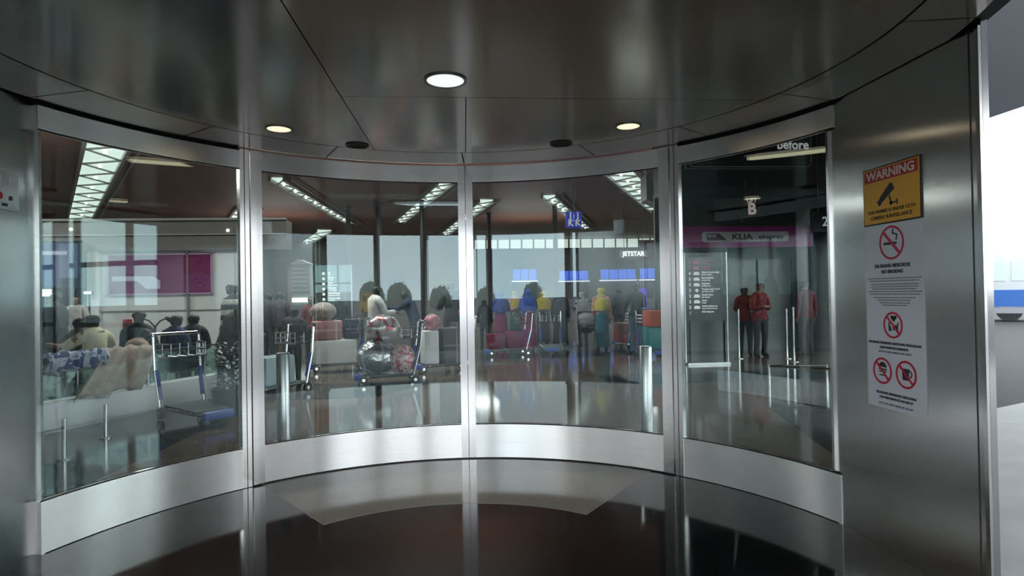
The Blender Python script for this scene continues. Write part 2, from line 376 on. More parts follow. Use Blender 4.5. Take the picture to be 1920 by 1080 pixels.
def pict(polys, mtl, par, x=-.0085, name='pictogram'):
    b = MB()
    for p in polys: b.add(*decal(p, mtl, par, x))
    return b.build(name, mtl, par, smooth=False)
cx, cz = .185, .165
pict([rotp([(-.062, -.020), (.060, -.024), (.066, .012), (.05, .024), (-.055, .012)], R(35), cx, cz),
      rotp([(-.084, -.022), (-.062, -.024), (-.058, .006), (-.080, .008)], R(35), cx, cz),
      [(.204, .150), (.214, .150), (.226, .108), (.216, .104)], [(.212, .100), (.262, .104), (.262, .112), (.212, .110)],
      [(.262, .092), (.270, .092), (.270, .124), (.262, .124)], circ(.221, .106, .011, 12)], INK, sg, name='camera_pictogram')
ps = thing('rules_poster', 'long white poster of prohibition symbols on the right steel wall', 'poster', (WX-.0005, .441, .790), 0)
PW, PH = .432, 1.010
b = MB(); b.box((-.0012, -PW/2, PH/2), (.0024, PW, PH)); b.build('sheet', PAPER, ps)
def ring(u, z, r, par, w=.16):
    b = MB(); n = 36
    o_ = circ(u, z, r, n); i_ = circ(u, z, r*(1-w), n)
    for k in range(n):
        b.add(*decal([o_[k], o_[(k+1) % n], i_[(k+1) % n], i_[k]], PRED, par, -.0046))
    d = r*.9; hw = r*.085
    b.add(*decal(rotp([(-d, -hw), (d, -hw), (d, hw), (-d, hw)], R(-45), u, z), PRED, par, -.0050))
    return b.build('prohibition_ring', PRED, par, smooth=False)
PX = -.0036
# no smoking
def sh(p, du, dz, k=1., c=(0, 0)): return [(c[0]+(u-c[0])*k+du, c[1]+(z-c[1])*k+dz) for u, z in p]
ring(.212, .905, .092, ps, .13)
pict([sh(q, .017, .032) for q in [[(.135, .862), (.215, .862), (.215, .876), (.135, .876)], [(.220, .862), (.232, .862), (.232, .876), (.220, .876)],
      [(.225, .884), (.233, .884), (.240, .915), (.232, .918)], [(.205, .918), (.232, .912), (.236, .919), (.208, .926)], [(.198, .922), (.206, .920), (.212, .946), (.204, .948)]]], INK, ps, PX, 'cigarette_pictogram')
ring(.209, .460, .072, ps)
pict([sh(q, .004, .085, .82, (.205, .375)) for q in [circ(.212, .420, .016, 12), circ(.196, .427, .012, 10), circ(.228, .427, .012, 10), circ(.212, .408, .010, 10)]], INK, ps, PX, 'paw_pictogram')
pict([sh(q, .004, .085, .82, (.205, .375)) for q in [[(.165, .335), (.192, .335), (.188, .360), (.176, .372), (.172, .395), (.163, .392)],
      [(.205, .340), (.214, .340), (.222, .358), (.236, .358), (.240, .338), (.249, .340), (.250, .375), (.258, .392), (.250, .396), (.240, .376), (.215, .374), (.206, .384), (.202, .368)]]], INK, ps, PX, 'pet_pictogram')
ring(.120, .204, .073, ps); ring(.296, .204, .074, ps)
pict([sh(q, -.006, .020, .85, (.128, .184)) for q in [circ(.128, .206, .036, 16, 0, PI), [(.092, .190), (.164, .190), (.164, .199), (.092, .199)], [(.096, .176), (.160, .176), (.162, .184), (.094, .184)], [(.094, .160), (.162, .160), (.156, .152), (.100, .152)]]], INK, ps, PX, 'burger_pictogram')
hand = []
o_ = circ(.318, .200, .024, 16, -PI/2, PI/2+.2); i_ = circ(.318, .200, .016, 16, -PI/2, PI/2+.2)
for k in range(15): hand.append([o_[k], o_[k+1], i_[k+1], i_[k]])
pict([sh(q, .004, .009, .85, (.292, .195)) for q in [[(.262, .160), (.312, .160), (.318, .232), (.258, .232)]] + hand], INK, ps, PX, 'cup_pictogram')
for z, s, str_, bd in ((.781, .0265, 'DILARANG MEROKOK', .0010), (.749, .0255, 'NO SMOKING', .0010),
        (.359, .0180, 'DILARANG MEMBAWA BINATANG PELIHARAAN', .0006), (.334, .0180, 'DAN HAIWAN PEMBAWA', .0006), (.105-.0, .0001, ' ', 0)):
    text('lettering', str_, s, LINE, ps, (PX, -PW/2+.005, z), SGN_ROT, bd, sx=1.0)
text('lettering', 'NO PETS AND ANIMALS ALLOWED', .0155, mat('grey_ink', (.2, .2, .21), .6), ps, (PX, -PW/2, .311), SGN_ROT)
text('lettering', 'DILARANG MEMBAWA MAKANAN', .0190, LINE, ps, (PX, -PW/2, .083), SGN_ROT, .0005)
text('lettering', 'DAN MINUMAN KE DALAM LIF', .0180, LINE, ps, (PX, -PW/2, .059), SGN_ROT, .0005)
text('lettering', 'NO FOOD AND DRINKS IN THE LIFT', .0155, MATS['grey_ink'], ps, (PX, -PW/2, .026), SGN_ROT)
for k, (z, s) in enumerate(((.713, .98), (.699, .92), (.681, .84), (.668, .86), (.655, .82), (.641, .98), (.627, .90), (.608, .76), (.594, .62), (.580, .52), (.567, .42))):
    n = int(46*s); random.seed(k); line = ''.join(random.choice('aeinrtmks ') for _ in range(n)); 
    # fine print too small to read in the photograph: rows of tiny unreadable strokes
    b = MB(); u = PW/2-.40*s/2
    while u < PW/2+.40*s/2:
        ww = random.uniform(.006, .022); b.add(*decal([(u, z-.0030), (u+ww, z-.0030), (u+ww, z+.0030), (u, z+.0030)], LINE, ps, PX)); u += ww+.004
    o = b.build('fine_print_line', MATS['grey_ink'], ps, smooth=False)
random.seed(7)
# switch plate on the left steel wall (faces +X)
sp = thing('switch_plate', 'steel control plate with red button on left steel wall', 'switch', (-WX+.0005, .735, 1.955), 0)
b = MB(); b.box((.004, -.16, .112), (.008, .32, .224), bev=.002); b.build('plate', mat('plate_steel', (.5, .5, .52), .35, .8), sp)
for y in (-.045, -.155): b = MB(); b.box((.009, y, .158), (.003, .05, .060), bev=.001); b.build('label_tag', WHITE, sp)
b = MB(); b.tube([(.006, -.15, .072), (.018, -.15, .072)], .021, 16); b.build('push_button', mat('button_red', (.65, .01, .03), .35), sp)
b = MB(); b.box((.009, -.062, .068), (.003, .022, .024)); b.build('key_switch', DARKGREY, sp)
b = MB(); b.box((.009, -.105, .028), (.003, .036, .016)); b.build('slot', BLACK, sp)

# ================================================================== SETTING: terminal hall
SA, CA = math.sin(R(40)), math.cos(R(40))
FX, FY = 2.60, .25
FEND = (35, FY+(35-FX)/SA*CA)
hall = [(-36, .3), (-2.3, .3), (-2.3, 0.9)] + [(RD*math.sin(R(a)), RD*math.cos(R(a))) for a in range(-66, 73, 6)] + [(2.42, .75), (FX, FY), (35, FEND[1]), (35, 46), (-36, 46)]
hf = MB()
hf.prism([(-36, .25), (-2.42, .25), (-2.3, 46), (-36, 46)], -.06, -.002); hf.prism([(-2.3, 2.0), (2.3, 2.0), (2.3, 46), (-2.3, 46)], -.06, -.002); hf.prism([(-2.42, .25), (-2.3, .25), (-2.3, 2.0), (-2.3, 46)], -.06, -.002)
hf.prism([(2.3, .5), (FX, FY), (35, FEND[1]), (35, 46), (2.3, 46)], -.06, -.002)
hfl = struct(hf.build('floor_hall', HALLFLOOR, smooth=False))
for poly in ([(-5.4, .6), (-2.95, .6), (-2.75, 6.2), (-4.6, 6.2)], [(3.25, 2.0), (4.6, 2.5), (6.6, 5.2), (3.9, 4.6)], [(-2.6, 5.9), (-1.2, 5.9), (-.4, 7.4), (-3.4, 7.4)], [(-9, 10.5), (12, 10.5), (12, 12.0), (-9, 12.0)], [(2.4, 6.4), (8, 6.4), (9, 7.6), (2.4, 7.4)]):
    b = MB(); b.prism(poly, -.03, .0008); b.build('granite_band', DARKFLOOR, hfl, smooth=False)
b = MB(); b.prism([(-36.2, .2), (FX+.1, .2), (35.2, FEND[1]), (35.2, 46.2), (-36.2, 46.2)], 6.0, 6.2); hc = struct(b.build('ceiling_hall', WOODCEIL, smooth=False))
def wallbox(name, p, q, z0, z1, th, m, label=None):
    p = Vector((*p, 0)); q = Vector((*q, 0)); d = q-p; n = Vector((-d.y, d.x, 0)).normalized()*th
    b = MB(); b.prism([tuple(p)[:2], tuple(q)[:2], tuple(q+n)[:2], tuple(p+n)[:2]], z0, z1); return struct(b.build(name, m, smooth=False), label)
def glazed(name, p, q, label, step=1.25, low=0):
    p = Vector((*p, 0)); q = Vector((*q, 0)); d = (q-p); L = d.length; d.normalize(); rz = math.atan2(d.y, d.x)
    o = thing(name, label, None, p, rz); o['kind'] = 'structure'; n = int(L/step); st = L/n
    for k in range(n): b = MB(); b.box((st*(k+.5), .0, 1.39), (st-.06, .016, 2.7)); b.build('glass_pane', GLASS, o, smooth=False)
    b = MB()
    for k in range(n+1): b.box((st*k, 0, 1.38), (.07, .14, 2.76))
    for z in (.04, 1.1, 2.0, 2.76): b.box((L/2, 0, z), (L, .12, .07))
    b.build('mullion_frame', mat('mullion_grey', (.10, .11, .115), .4), o, smooth=False)
    b = MB(); b.box((L/2, 0, 4.4), (L, .12, 3.2)); b.build('upper_cladding', mat('cladding_dark', (.05, .05, .052), .6), o, smooth=False)
    if low: b = MB(); b.box((L/2, .02, low/2), (L, .14, low)); b.build('lower_cladding', mat('cladding_dark'), o, smooth=False)
glazed('window_6', (-36, .1), (-2.66, .1), 'glazed front of the hall left of the round lobby', 2.2, 1.65)
glazed('window_7', (FX+.04, FY-.16), (35, FEND[1]-.2), 'glazed front of the hall right of the round lobby')
wallbox('wall_front_top', (-WX-.2, .1), (FX+.02, .1), ZC+.17, 6.1, .15, GREYWALL)
wallbox('wall_far', (-36, 46), (35, 46), -.05, 6.1, .2, GREYWALL)
wallbox('wall_far_left', (-36, .1), (-36, 46), -.05, 6.1, -.2, GREYWALL)
wallbox('wall_far_right', (35, FEND[1]), (35, 46), -.05, 6.1, .2, GREYWALL)
# clerestory strip on the far wall (window): one pane per mullion gap
cw = thing('window_5', 'row of bright clerestory panes under the far ceiling edge', None); cw['kind'] = 'structure'
x0 = at_y(888, 440, 45.9).x; x1 = at_y(1240, 440, 45.9).x; npn = 16; CLER = mat('clerestory_daylight', (.8, .85, .8), .5, emit=(.86, 1, .93), es=.62, var=.1, vscale=.6)
for k in range(npn):
    a = x0+(x1-x0)*k/npn; b_ = x0+(x1-x0)*(k+1)/npn
    m = MB(); m.box(((a+b_)/2, 45.88, 5.6), (b_-a-.14, .05, .72)); m.build('pane', CLER, cw, smooth=False)
m = MB(); m.box(((x0+x1)/2, 45.95, 5.6), (x1-x0, .06, .95)); m.build('frame', DARKGREY, cw, smooth=False)
# bright slot lights crossing the hall ceiling
def strip_light(p, q, wd, label, n=9):
    p = Vector(p); q = Vector(q); L = (q-p).length; rz = math.atan2(q.y-p.y, q.x-p.x)
    t = thing('strip_light', label, 'light', (p+q)/2, rz, 'slanting strip lights in the hall ceiling')
    b = MB(); b.box((0, 0, -.02), (L, wd, .04)); b.build('diffuser', mat('strip_diffuser', (.8, .9, .85), .5, emit=(.80, 1, .92), es=.85, var=.25, vscale=2.5), t, smooth=False)
    for s in (-1, 1): b = MB(); b.box((0, s*(wd/2+.06), -.08), (L+.2, .10, .16)); b.build('side_rail', mat('rail_grey', (.35, .34, .33), .4), t, smooth=False)
    b = MB(); b.box((0, -wd/2-.34, -.09), (L+.2, .06, .08)); b.build('outer_rail', mat('rail_grey'), t, smooth=False)
    b = MB()
    for k in range(n*2):
        a = -L/2+L*k/(n*2); c = a+L/(n*2); s = 1 if k % 2 else -1
        b.tube([(a, s*wd/2, -.10), (c, -s*wd/2, -.10)], .035, 5)
    b.build('truss', mat('rail_grey'), t)
    for k in range(n):
        b = MB(); b.ball((-L/2+L*(k+.5)/n, 0, -.13), (.13, .13, .10), 8); b.build('lamp', mat('spot_lamp', (1, 1, .95), .5, emit=(.95, 1, .95), es=2.0), t)
    return t
Z6 = 5.99
def CL(x, y): p = at_z(x, y, Z6); return (p.x, p.y, Z6)
strip_light(CL(203, 262), CL(148, 412), .95, 'broad strip light at far left above the seated travellers')
strip_light(CL(520, 333), CL(660, 417), .42, 'strip light right of the left door post, running down to the right')
strip_light(CL(835, 340), CL(748, 414), .55, 'strip light just left of the door seam, running down to the left')
strip_light(CL(912, 374), CL(832, 438), .62, 'strip light crossing behind the door seam')
strip_light(CL(1030, 366), CL(1100, 426), .55, 'strip light behind the blue letter sign')
strip_light(CL(1158, 315), CL(1240, 393), 1.05, 'broad strip light nearest the right door post')
strip_light(CL(608, 431), CL(552, 468), .9, 'faint distant strip light above the far left wall', 5)
strip_light(CL(462, 388), CL(434, 422), .8, 'strip light half hidden by the left door post', 5)

# ------------------------------------------------------------------ left building block: white wall, purple billboard, soffit
WY = 14
pL = at_y(70, 500, WY); pR = at_y(470, 500, WY)
b = MB(); b.box(((at_y(172, 500, WY).x+pR.x)/2, WY+.2, 1.45), (pR.x-at_y(172, 500, WY).x, .3, 2.9)); ws = struct(b.build('wall_kiosk', WHITEWALL, smooth=False))
b = MB(); b.box(((pL.x+pR.x)/2-1.2, WY+.16, 3.2), (pR.x-pL.x+4.4, .5, .80)); b.build('fascia', SOFFIT, ws, smooth=False)
b = MB(); b.box(((pL.x+pR.x)/2-1.2, WY-.12, 3.63), (pR.x-pL.x+4.4, .1, .06)); b.build('fascia_edge', mat('fascia_edge', (.35, .35, .33), .5), ws, smooth=False)
b = MB(); b.box(((pL.x+pR.x)/2-1.2, WY-.12, 3.22), (pR.x-pL.x+4.4, .06, .03)); b.build('fascia_edge', MATS['fascia_edge'], ws, smooth=False)
b = MB(); b.box(((at_y(172, 500, WY).x+pR.x)/2, WY+.03, 1.17), (pR.x-at_y(172, 500, WY).x, .04, .025)); b.build('joint', mat('joint_grey', (.2, .2, .2), .6), ws, smooth=False)
for px_ in (175, 352, 448):
    b = MB(); b.box((at_y(px_, 500, WY).x, WY+.02, 1.4), (.30 if px_ == 175 else .05, .1, 2.8)); b.build('pilaster', WHITE if px_ == 175 else mat('joint_grey'), ws, smooth=False)
for x, y in ((133, 430), (427, 432), (106, 458)):
    p = at_y(x, y, WY-.12); b = MB(); b.ball(p, (.09, .06, .09), 10); tag(b.build('spotlight', mat('spot_lamp')), 'tiny bright spotlight under the left soffit, ' + {133: 'by the end of the broad strip light', 427: 'nearest the left door post', 106: 'over the dark blue display'}[x], 'light')
bb = thing('billboard', 'wide purple billboard on the white wall behind seated travellers', 'billboard', (at_y(301, 514, WY).x, WY+.02, at_y(301, 514, WY).z), 0)
bw, bh = at_y(398, 514, WY).x-at_y(205, 514, WY).x, 1.08
b = MB(); b.box((0, 0, 0), (bw, .06, bh)); b.build('panel', PURPLE, bb, smooth=False)
b = MB()
for s in (-1, 1): b.box((0, -.01, s*bh/2), (bw+.06, .08, .035)); b.box((s*bw/2, -.01, 0), (.035, .08, bh+.03))
b.build('frame', mat('frame_lilac', (.42, .30, .42), .4), bb, smooth=False)
b = MB(); b.prism_xz([(-bw/2+.1, -.05), (-.2, -.05), (0, -.18), (0, -.40), (-.35, -.40), (-.6, -.18), (-bw/2+.1, -.18)], -.05, -.035); b.build('white_graphic', mat('graphic_lilac', (.5, .46, .6), .5), bb, smooth=False)
bs = thing('display_board', 'dark blue display board at far left under the soffit', 'display', (at_y(124, 497, WY).x, WY-.28, at_y(124, 497, WY).z), 0)
dw, dh = at_y(167, 497, WY).x-at_y(80, 497, WY).x, 1.28
b = MB(); b.box((0, 0, 0), (dw, .12, dh), bev=.02); b.box((-dw*.3, .03, -bs.location.z/2-.3), (.06, .06, bs.location.z-.6)); b.box((dw*.3, .03, -bs.location.z/2-.3), (.06, .06, bs.location.z-.6)); b.build('casing', mat('navy_casing', (.012, .016, .035), .4), bs, smooth=False)
b = MB(); b.box((-.28, -.065, .0), (dw*.42, .02, dh*.9)); b.build('screen', mat('navy_screen', (.02, .03, .09), .3, emit=(.03, .05, .14), es=.5), bs, smooth=False)
b = MB(); b.box((.28, -.065, .1), (dw*.38, .02, dh*.7)); b.build('screen', mat('grey_screen', (.05, .07, .13), .3, emit=(.08, .1, .2), es=.45), bs, smooth=False)
b = MB(); b.box((-.1, -.08, .30), (dw*.6, .01, .10)); b.build('white_band', mat('screen_white', (.3, .32, .4), .4, emit=(.5, .55, .7), es=.25), bs, smooth=False)
p = at_y(90, 549, 13.2); lb = thing('light_box', 'small glowing white light box at the left edge of the glass', 'light', p, 0)
b = MB(); b.box((0, 0, 0), (.26, .08, .2)); b.tube([(0, .03, -p.z), (0, .03, 0)], .025, 8); b.build('casing', DARKGREY, lb, smooth=False); b = MB(); b.box((0, -.045, 0), (.22, .02, .17)); b.build('diffuser', GLOW, lb, smooth=False)
p = at_y(166, 549, 13.5); lb = thing('light_box', 'narrow glowing strip light low beside the white pilaster', 'light', p, 0)
b = MB(); b.box((0, 0, 0), (.2, .06, .10)); b.tube([(0, .03, -p.z), (0, .03, 0)], .025, 8); b.build('casing', DARKGREY, lb, smooth=False); b = MB(); b.box((0, -.035, 0), (.18, .02, .06)); b.build('diffuser', GLOW, lb, smooth=False)
p = at_y(238, 607, WY); ra = thing('fire_alarm_box', 'red fire alarm box low on the white wall', 'alarm', (p.x, WY+.02, p.z))
b = MB(); b.box((0, 0, 0), (.2, .08, .24), bev=.01); b.build('casing', mat('alarm_red', (.35, .01, .03), .4), ra); b = MB(); b.box((0, -.045, 0), (.1, .02, .1)); b.build('glass_cover', DARKGREY, ra)
# double gooseneck lamp behind the seated row
p = spot(290, 11.5); gl = thing('gooseneck_lamp', 'black two-armed desk lamp rising behind the seated row', 'lamp', p)
b = MB(); b.lathe([(.14, 0), (.14, .03), (.03, .06), (.02, .1)], n=16); b.build('base', BLACK, gl)
b = MB(); b.tube([(0, 0, .05), (0, 0, .95)], .02); b.build('pole', BLACK, gl)
for s in (-1, 1):
    b = MB(); b.tube([(0, 0, .93), (s*.1, 0, 1.05), (s*.22, 0, 1.10)], .014); b.build('arm', BLACK, gl)
    b = MB(); b.tube([(s*.20, 0, 1.11), (s*.30, 0, 1.06)], [.03, .055], 10); b.build('lamp_shade', BLACK, gl)

# ------------------------------------------------------------------ low glass partition with white base (left)
A_ = Vector((-4.72, 3.6, 0)); B_ = Vector((-3.30, 6.94, 0)); d_ = B_-A_; L_ = d_.length; rz_ = math.atan2(d_.y, d_.x)
pt = thing('bench_partition', 'low green glass partition on white base behind the seats', 'partition', A_, rz_)
b = MB(); b.box((L_/2, .10, .17), (L_, .24, .34), bev=.01); b.build('base', WHITE, pt)
n = 4
for k in range(n): b = MB(); b.box((L_*(k+.5)/n, .02, .56), (L_/n-.02, .012, .40)); b.build('glass_panel', GLASS2, pt, smooth=False)
for k in range(n+1): b = MB(); b.tube([(L_*k/n, .02, .0), (L_*k/n, .02, .80)], .016); b.build('post', CHROME2, pt)
b = MB(); b.tube([(0, .02, .78), (L_, .02, .78)], .014); b.build('rail', mat('rail_dark', (.05, .06, .06), .3, .5), pt)
# draped cloth and blanket on the partition
def cloth(name, pts, m, label, cat, th=.02):
    """grid of points (rows of Vectors) -> thick rumpled sheet"""
    rows, cols = len(pts), len(pts[0]); bm = bmesh.new(); g_ = [[bm.verts.new(p) for p in r] for r in pts]
    for i in range(rows-1):
        for j in range(cols-1): bm.faces.new((g_[i][j], g_[i][j+1], g_[i+1][j+1], g_[i+1][j]))
    bmesh.ops.recalc_face_normals(bm, faces=bm.faces[:]); bmesh.ops.solidify(bm, geom=bm.faces[:], thickness=th)
    me = bpy.data.meshes.new(name); bm.to_mesh(me); bm.free(); me.materials.append(m)
    me.polygons.foreach_set('use_smooth', [True]*len(me.polygons))
    o = bpy.data.objects.new(name, me); C.objects.link(o); return tag(o, label, cat)
def drape(u0, u1, ztop, zlow0, zlow1, back, seed, bulge=.06, taper=False):
    rnd = random.Random(seed); rows, cols = 12, 18; P = []
    ex = d_.normalized(); ey = Vector((-ex.y, ex.x, 0))
    for i in range(rows):
        t = i/(rows-1); row = []
        for j in range(cols):
            s = j/(cols-1); u = u0+(u1-u0)*s
            if taper: u = (taper[0]+(taper[1]-taper[0])*s)*(1-t) + u*t
            zl = zlow0+(zlow1-zlow0)*s
            if t < .25: y = back*(1-t/.25); z = ztop-.10*(1-t/.25)+.02*math.sin(s*9+seed)
            else: q = (t-.25)/.75; y = -.065-bulge*math.sin(q*2.6)*(1+.5*math.sin(s*11+seed+q*3))-.035*math.sin(s*27+q*3)*(.3+q); z = ztop+(zl-ztop)*q*(1+.05*math.sin(s*13+seed))
            row.append(A_+ex*(u+.03*math.sin(t*5+s*3)) + ey*(y) + Vector((0, 0, z+.012*math.sin(s*23+t*7))))
        P.append(row)
    return P
cloth('draped_coat', drape(.82, 1.66, .90, .30, .36, .10, 3, .06, (1.26, 1.90)), mat('beige_pink_cloth', (.60, .47, .38), .9, var=.18, vscale=12, bump=.3), 'pinkish beige coat draped over the glass partition', 'coat')
cloth('patterned_blanket', drape(.50, 1.22, .90, .64, .70, .12, 5, .05), spots_mat('blue_white_pattern', (.05, .07, .22), (.55, .58, .68), 9, .8, 0, .5, (.2, .25, .5)), 'blue and white patterned blanket lying over the partition rail', 'blanket', .04)

# slim chrome posts imitating reflections in front of the partition, bollards outside the doors
def reflection_post(x, yt, yb, label):
    p = at_z(x, yb, 0); D = (p-CAM).dot(FW); z = 1.45-(yt-(556-.0167*(x-960)))/FPX*D
    t = thing('reflection_post', label, 'post', p, 0, 'slim chrome posts imitating reflections by the partition')
    b = MB(); b.tube([(0, 0, .012), (0, 0, z)], .020, 12); b.build('tube', CHROME, t); b = MB(); b.lathe([(.055, 0), (.055, .012), (.022, .018)], n=16); b.build('foot', CHROME2, t)
reflection_post(120, 790, 862, 'short slim chrome post imitating a reflection, nearest the left steel wall')
reflection_post(198, 762, 822, 'short slim chrome post imitating a reflection, second from the left steel wall')
def bollard(x, y, label):
    t = thing('bollard', label, 'bollard', (x, y, 0), 0, 'steel bollards outside the doors')
    b = MB(); b.lathe([(.066, .0), (.066, .885), (.058, .898), (.0, .90)], n=28); b.build('column', CHROME2, t)
    b = MB(); b.lathe([(.10, 0), (.10, .008), (.067, .012)], n=28); b.build('base_flange', CHROME, t)
bollard(-1.75, 3.38, 'steel bollard seen through the left door leaf')
bollard(1.93, 3.16, 'steel bollard seen through the right door leaf')

# ------------------------------------------------------------------ luggage trolleys
def trolley_proto(plat):
    """local: push handle at +X end, length along X, front at -X"""
    t = thing('luggage_trolley', 'x', 'trolley', (0, 0, 0))
    b = MB()
    for s in (-1, 1): b.tube([(.36, s*.26, .16), (-.42, s*.20, .14), (-.56, s*.12, .13)], .018)
    for k in range(5): x = -.42+.18*k; b.tube([(x, -.22, .15), (x, .22, .15)], .012, 6)
    b.build('platform_frame', CHROME2, t)
    b = MB(); b.box((-.05, 0, .168), (.8, .40, .014)); b.build('platform', plat, t, smooth=False)
    for s in (-1, 1):
        b = MB(); b.tube([(.30, s*.26, .15), (.42, s*.27, .62), (.46, s*.27, 1.0)], .018); b.build('upright', CHROME, t)
        b = MB(); b.tube([(.315, s*.245, .25), (.405, s*.255, .60)], .026); b.build('blue_sleeve', BLUEPL, t)
    b = MB(); b.tube([(.46, -.27, 1.0), (.50, -.27, 1.03), (.50, .27, 1.03), (.46, .27, 1.0)], .018); b.build('handle', CHROME, t)
    b = MB()
    for z in (.76, .84, .92):
        b.tube([(.44, -.26, z), (.14, -.22, z), (.14, .22, z), (.44, .26, z)], .009, 6)
    for k in range(5): y = -.2+.1*k; b.tube([(.14, y, .93), (.14, y, .76), (.42, y*1.1, .76)], .008, 6)
    for s in (-1, 1): b.tube([(.28, s*.24, .76), (.28, s*.24, .92)], .008, 6)
    b.build('basket', CHROME2, t)
    for (x, y) in ((.34, .24), (.34, -.24), (-.48, 0)):
        b = MB(); b.tube([(x, y-.02, .075), (x, y+.02, .075)], .07, 16); w_ = b.build('wheel', BLACK, t)
        b = MB(); b.tube([(x, y-.024, .075), (x, y+.024, .075)], .028, 10); b.build('hub', CHROME, w_)
    b = MB(); b.box((-.58, 0, .13), (.10, .34, .09), bev=.02); b.build('bumper', BLUEPL, t)
    return t
TP = trolley_proto(mat('platform_grey', (.10, .11, .12), .4))
tfirst = [True]
def trolley(x, D, rz, label, y=None):
    p = spot(x, D); t = TP if tfirst[0] else copy_tree(TP); tfirst[0] = False
    t.location = p; t.rotation_euler.z = R(rz); t['label'] = label; t['group'] = 'luggage trolleys in the hall'; return t
def tpt(t, x, y, z):
    a = t.rotation_euler.z; return Vector((t.location.x+x*math.cos(a)-y*math.sin(a), t.location.y+x*math.sin(a)+y*math.cos(a), z))
T1 = trolley(362, 7.15, -222, 'empty luggage trolley with blue sleeves in the left glass panel')
T2 = trolley(735, 9.9, 12, 'trolley loaded with silver and pink wrapped bundles')
T3 = trolley(838, 11.3, 20, 'trolley beside the door seam carrying a white box and grey bag')
T4 = trolley(520, 8.9, 60, 'trolley behind the left bollard carrying a pale blue case')
T5 = trolley(640, 11.6, 15, 'trolley under the big white case and pink bag')
T6 = trolley(1180, 15.2, -75, 'trolley with red suitcases pushed by the person in dark green')
T7 = trolley(1224, 13.4, 90, 'trolley with teal and orange boxes beside the right door post')
T8 = trolley(957, 14.0, 10, 'trolley loaded with maroon suitcases among the women in headscarves')
T9 = trolley(1032, 14.6, 85, 'empty trolley beside the woman in black')

def box_lug(name, label, cat, loc, dim, m, rz=0, trim=None, straps=True):
    t = thing(name, label, cat, loc, rz)
    b = MB(); b.box((0, 0, dim[2]/2), dim, bev=min(dim)*.12); b.build('body', m, t)
    if trim:
        b = MB(); b.box((0, -dim[1]/2-.004, dim[2]*.5), (dim[0]*.9, .012, .02)); b.box((dim[0]*.3, 0, dim[2]/2), (.03, dim[1]+.012, dim[2]+.012)); b.build('strap', trim, t)
    b = MB(); b.tube([(-.08, 0, dim[2]-.005), (-.08, 0, dim[2]+.03), (.08, 0, dim[2]+.03), (.08, 0, dim[2]-.005)], .01, 6); b.build('handle', BLACK, t)
    return t
def bundle(label, loc, d, m, seed, wrap=None, group=None):
    t = thing('wrapped_bundle', label, 'bundle', loc, 0, group)
    b = MB(); b.ball((0, 0, d[2]/2), d, 24, .045, seed); b.build('wrapping', m, t)
    b = MB()
    for k in range(3):
        a = k*PI/3+seed; pts = [(math.cos(a)*math.cos(q)*d[0]*.515, math.sin(a)*math.cos(q)*d[1]*.515, d[2]/2+math.sin(q)*d[2]*.515) for q in [2*PI*i/24 for i in range(25)]]
        b.tube(pts, .006, 5)
    b.build('twine', wrap or mat('clear_tape', (.6, .6, .6), .2), t)
    return t
SILVER = mat('silver_cling_wrap', (.55, .56, .57), .22, .85, bump=.9, vscale=14, var=.4)
PINKW = spots_mat('pink_mottled_wrap', (.55, .10, .14), (.75, .62, .60), 14, .25, .1, .5, (.62, .22, .25))
PINKS = spots_mat('pink_silver_wrap', (.50, .10, .12), (.6, .58, .57), 7, .22, .4, .47)
bundle('large silver wrapped bundle on the trolley platform', tpt(T2, -.26, 0, .175), (.66, .56, .56), SILVER, 2)
bundle('pink mottled bundle low on the trolley, right of the silver one', tpt(T2, .13, -.14, .175), (.44, .38, .47), PINKW, 5)
bundle('pink and silver bundle on top of the silver one', tpt(T2, -.16, .02, .70), (.58, .46, .44), PINKS, 9)
bundle('plain pink bundle beside the man in navy', tpt(T3, -.30, .02, .80), (.30, .28, .30), mat('pink_wrap', (.58, .22, .27), .4, var=.2, vscale=8), 4)
box_lug('white_box', 'tall white box standing on the trolley left of the door seam', 'box', tpt(T3, -.36, 0, .175), (.28, .34, .62), WHITE, R(20))
box_lug('grey_bag', 'dark grey upright bag on the trolley by the door seam', 'bag', tpt(T3, .02, 0, .175), (.34, .36, .66), mat('bag_grey', (.11, .10, .10), .7), R(20), mat('bag_strap', (.3, .3, .3), .6))
box_lug('hard_case', 'pale blue hard case on the trolley behind the left bollard', 'suitcase', tpt(T4, -.1, 0, .175), (.55, .34, .42), mat('case_paleblue', (.42, .55, .60), .35), R(60))
box_lug('packing_case', 'big white packing case low on the luggage trolley', 'suitcase', tpt(T5, -.12, 0, .175), (.80, .46, .46), WHITE, R(12))
box_lug('pink_bag', 'soft pink bag on top of the big white packing case', 'bag', tpt(T5, -.28, 0, .64), (.56, .38, .36), mat('bag_pink', (.52, .25, .24), .7, var=.2, vscale=10), R(15), mat('bag_trim', (.7, .6, .58), .5))
box_lug('dark_bag', 'dark blue travel bag beside the pink bag', 'bag', tpt(T5, .22, 0, .64), (.36, .36, .38), mat('bag_navy', (.03, .035, .06), .7, var=.5, vscale=12), R(15), mat('bag_strap'))
bundle('grey cloth bundle with pink top, highest on the white case', tpt(T5, -.34, .05, 1.01), (.52, .42, .34), mat('bundle_grey', (.30, .25, .22), .8, var=.2, vscale=6), 8)
for i, (u, z, m_, l_) in enumerate(((-.25, .175, (.38, .03, .05), 'red suitcase lying lowest on the trolley by the dark green coat'), (-.25, .42, (.30, .12, .10), 'rust red suitcase on top of the red one'))):
    box_lug('suitcase', l_, 'suitcase', tpt(T6, u, 0, z), (.56, .40, .24), mat('case_%d' % i, m_, .5), R(-75))
box_lug('plastic_crate', 'teal plastic box on the trolley beside the right post', 'box', tpt(T7, -.1, 0, .175), (.62, .44, .50), mat('teal_plastic', (.015, .20, .20), .45), R(90))
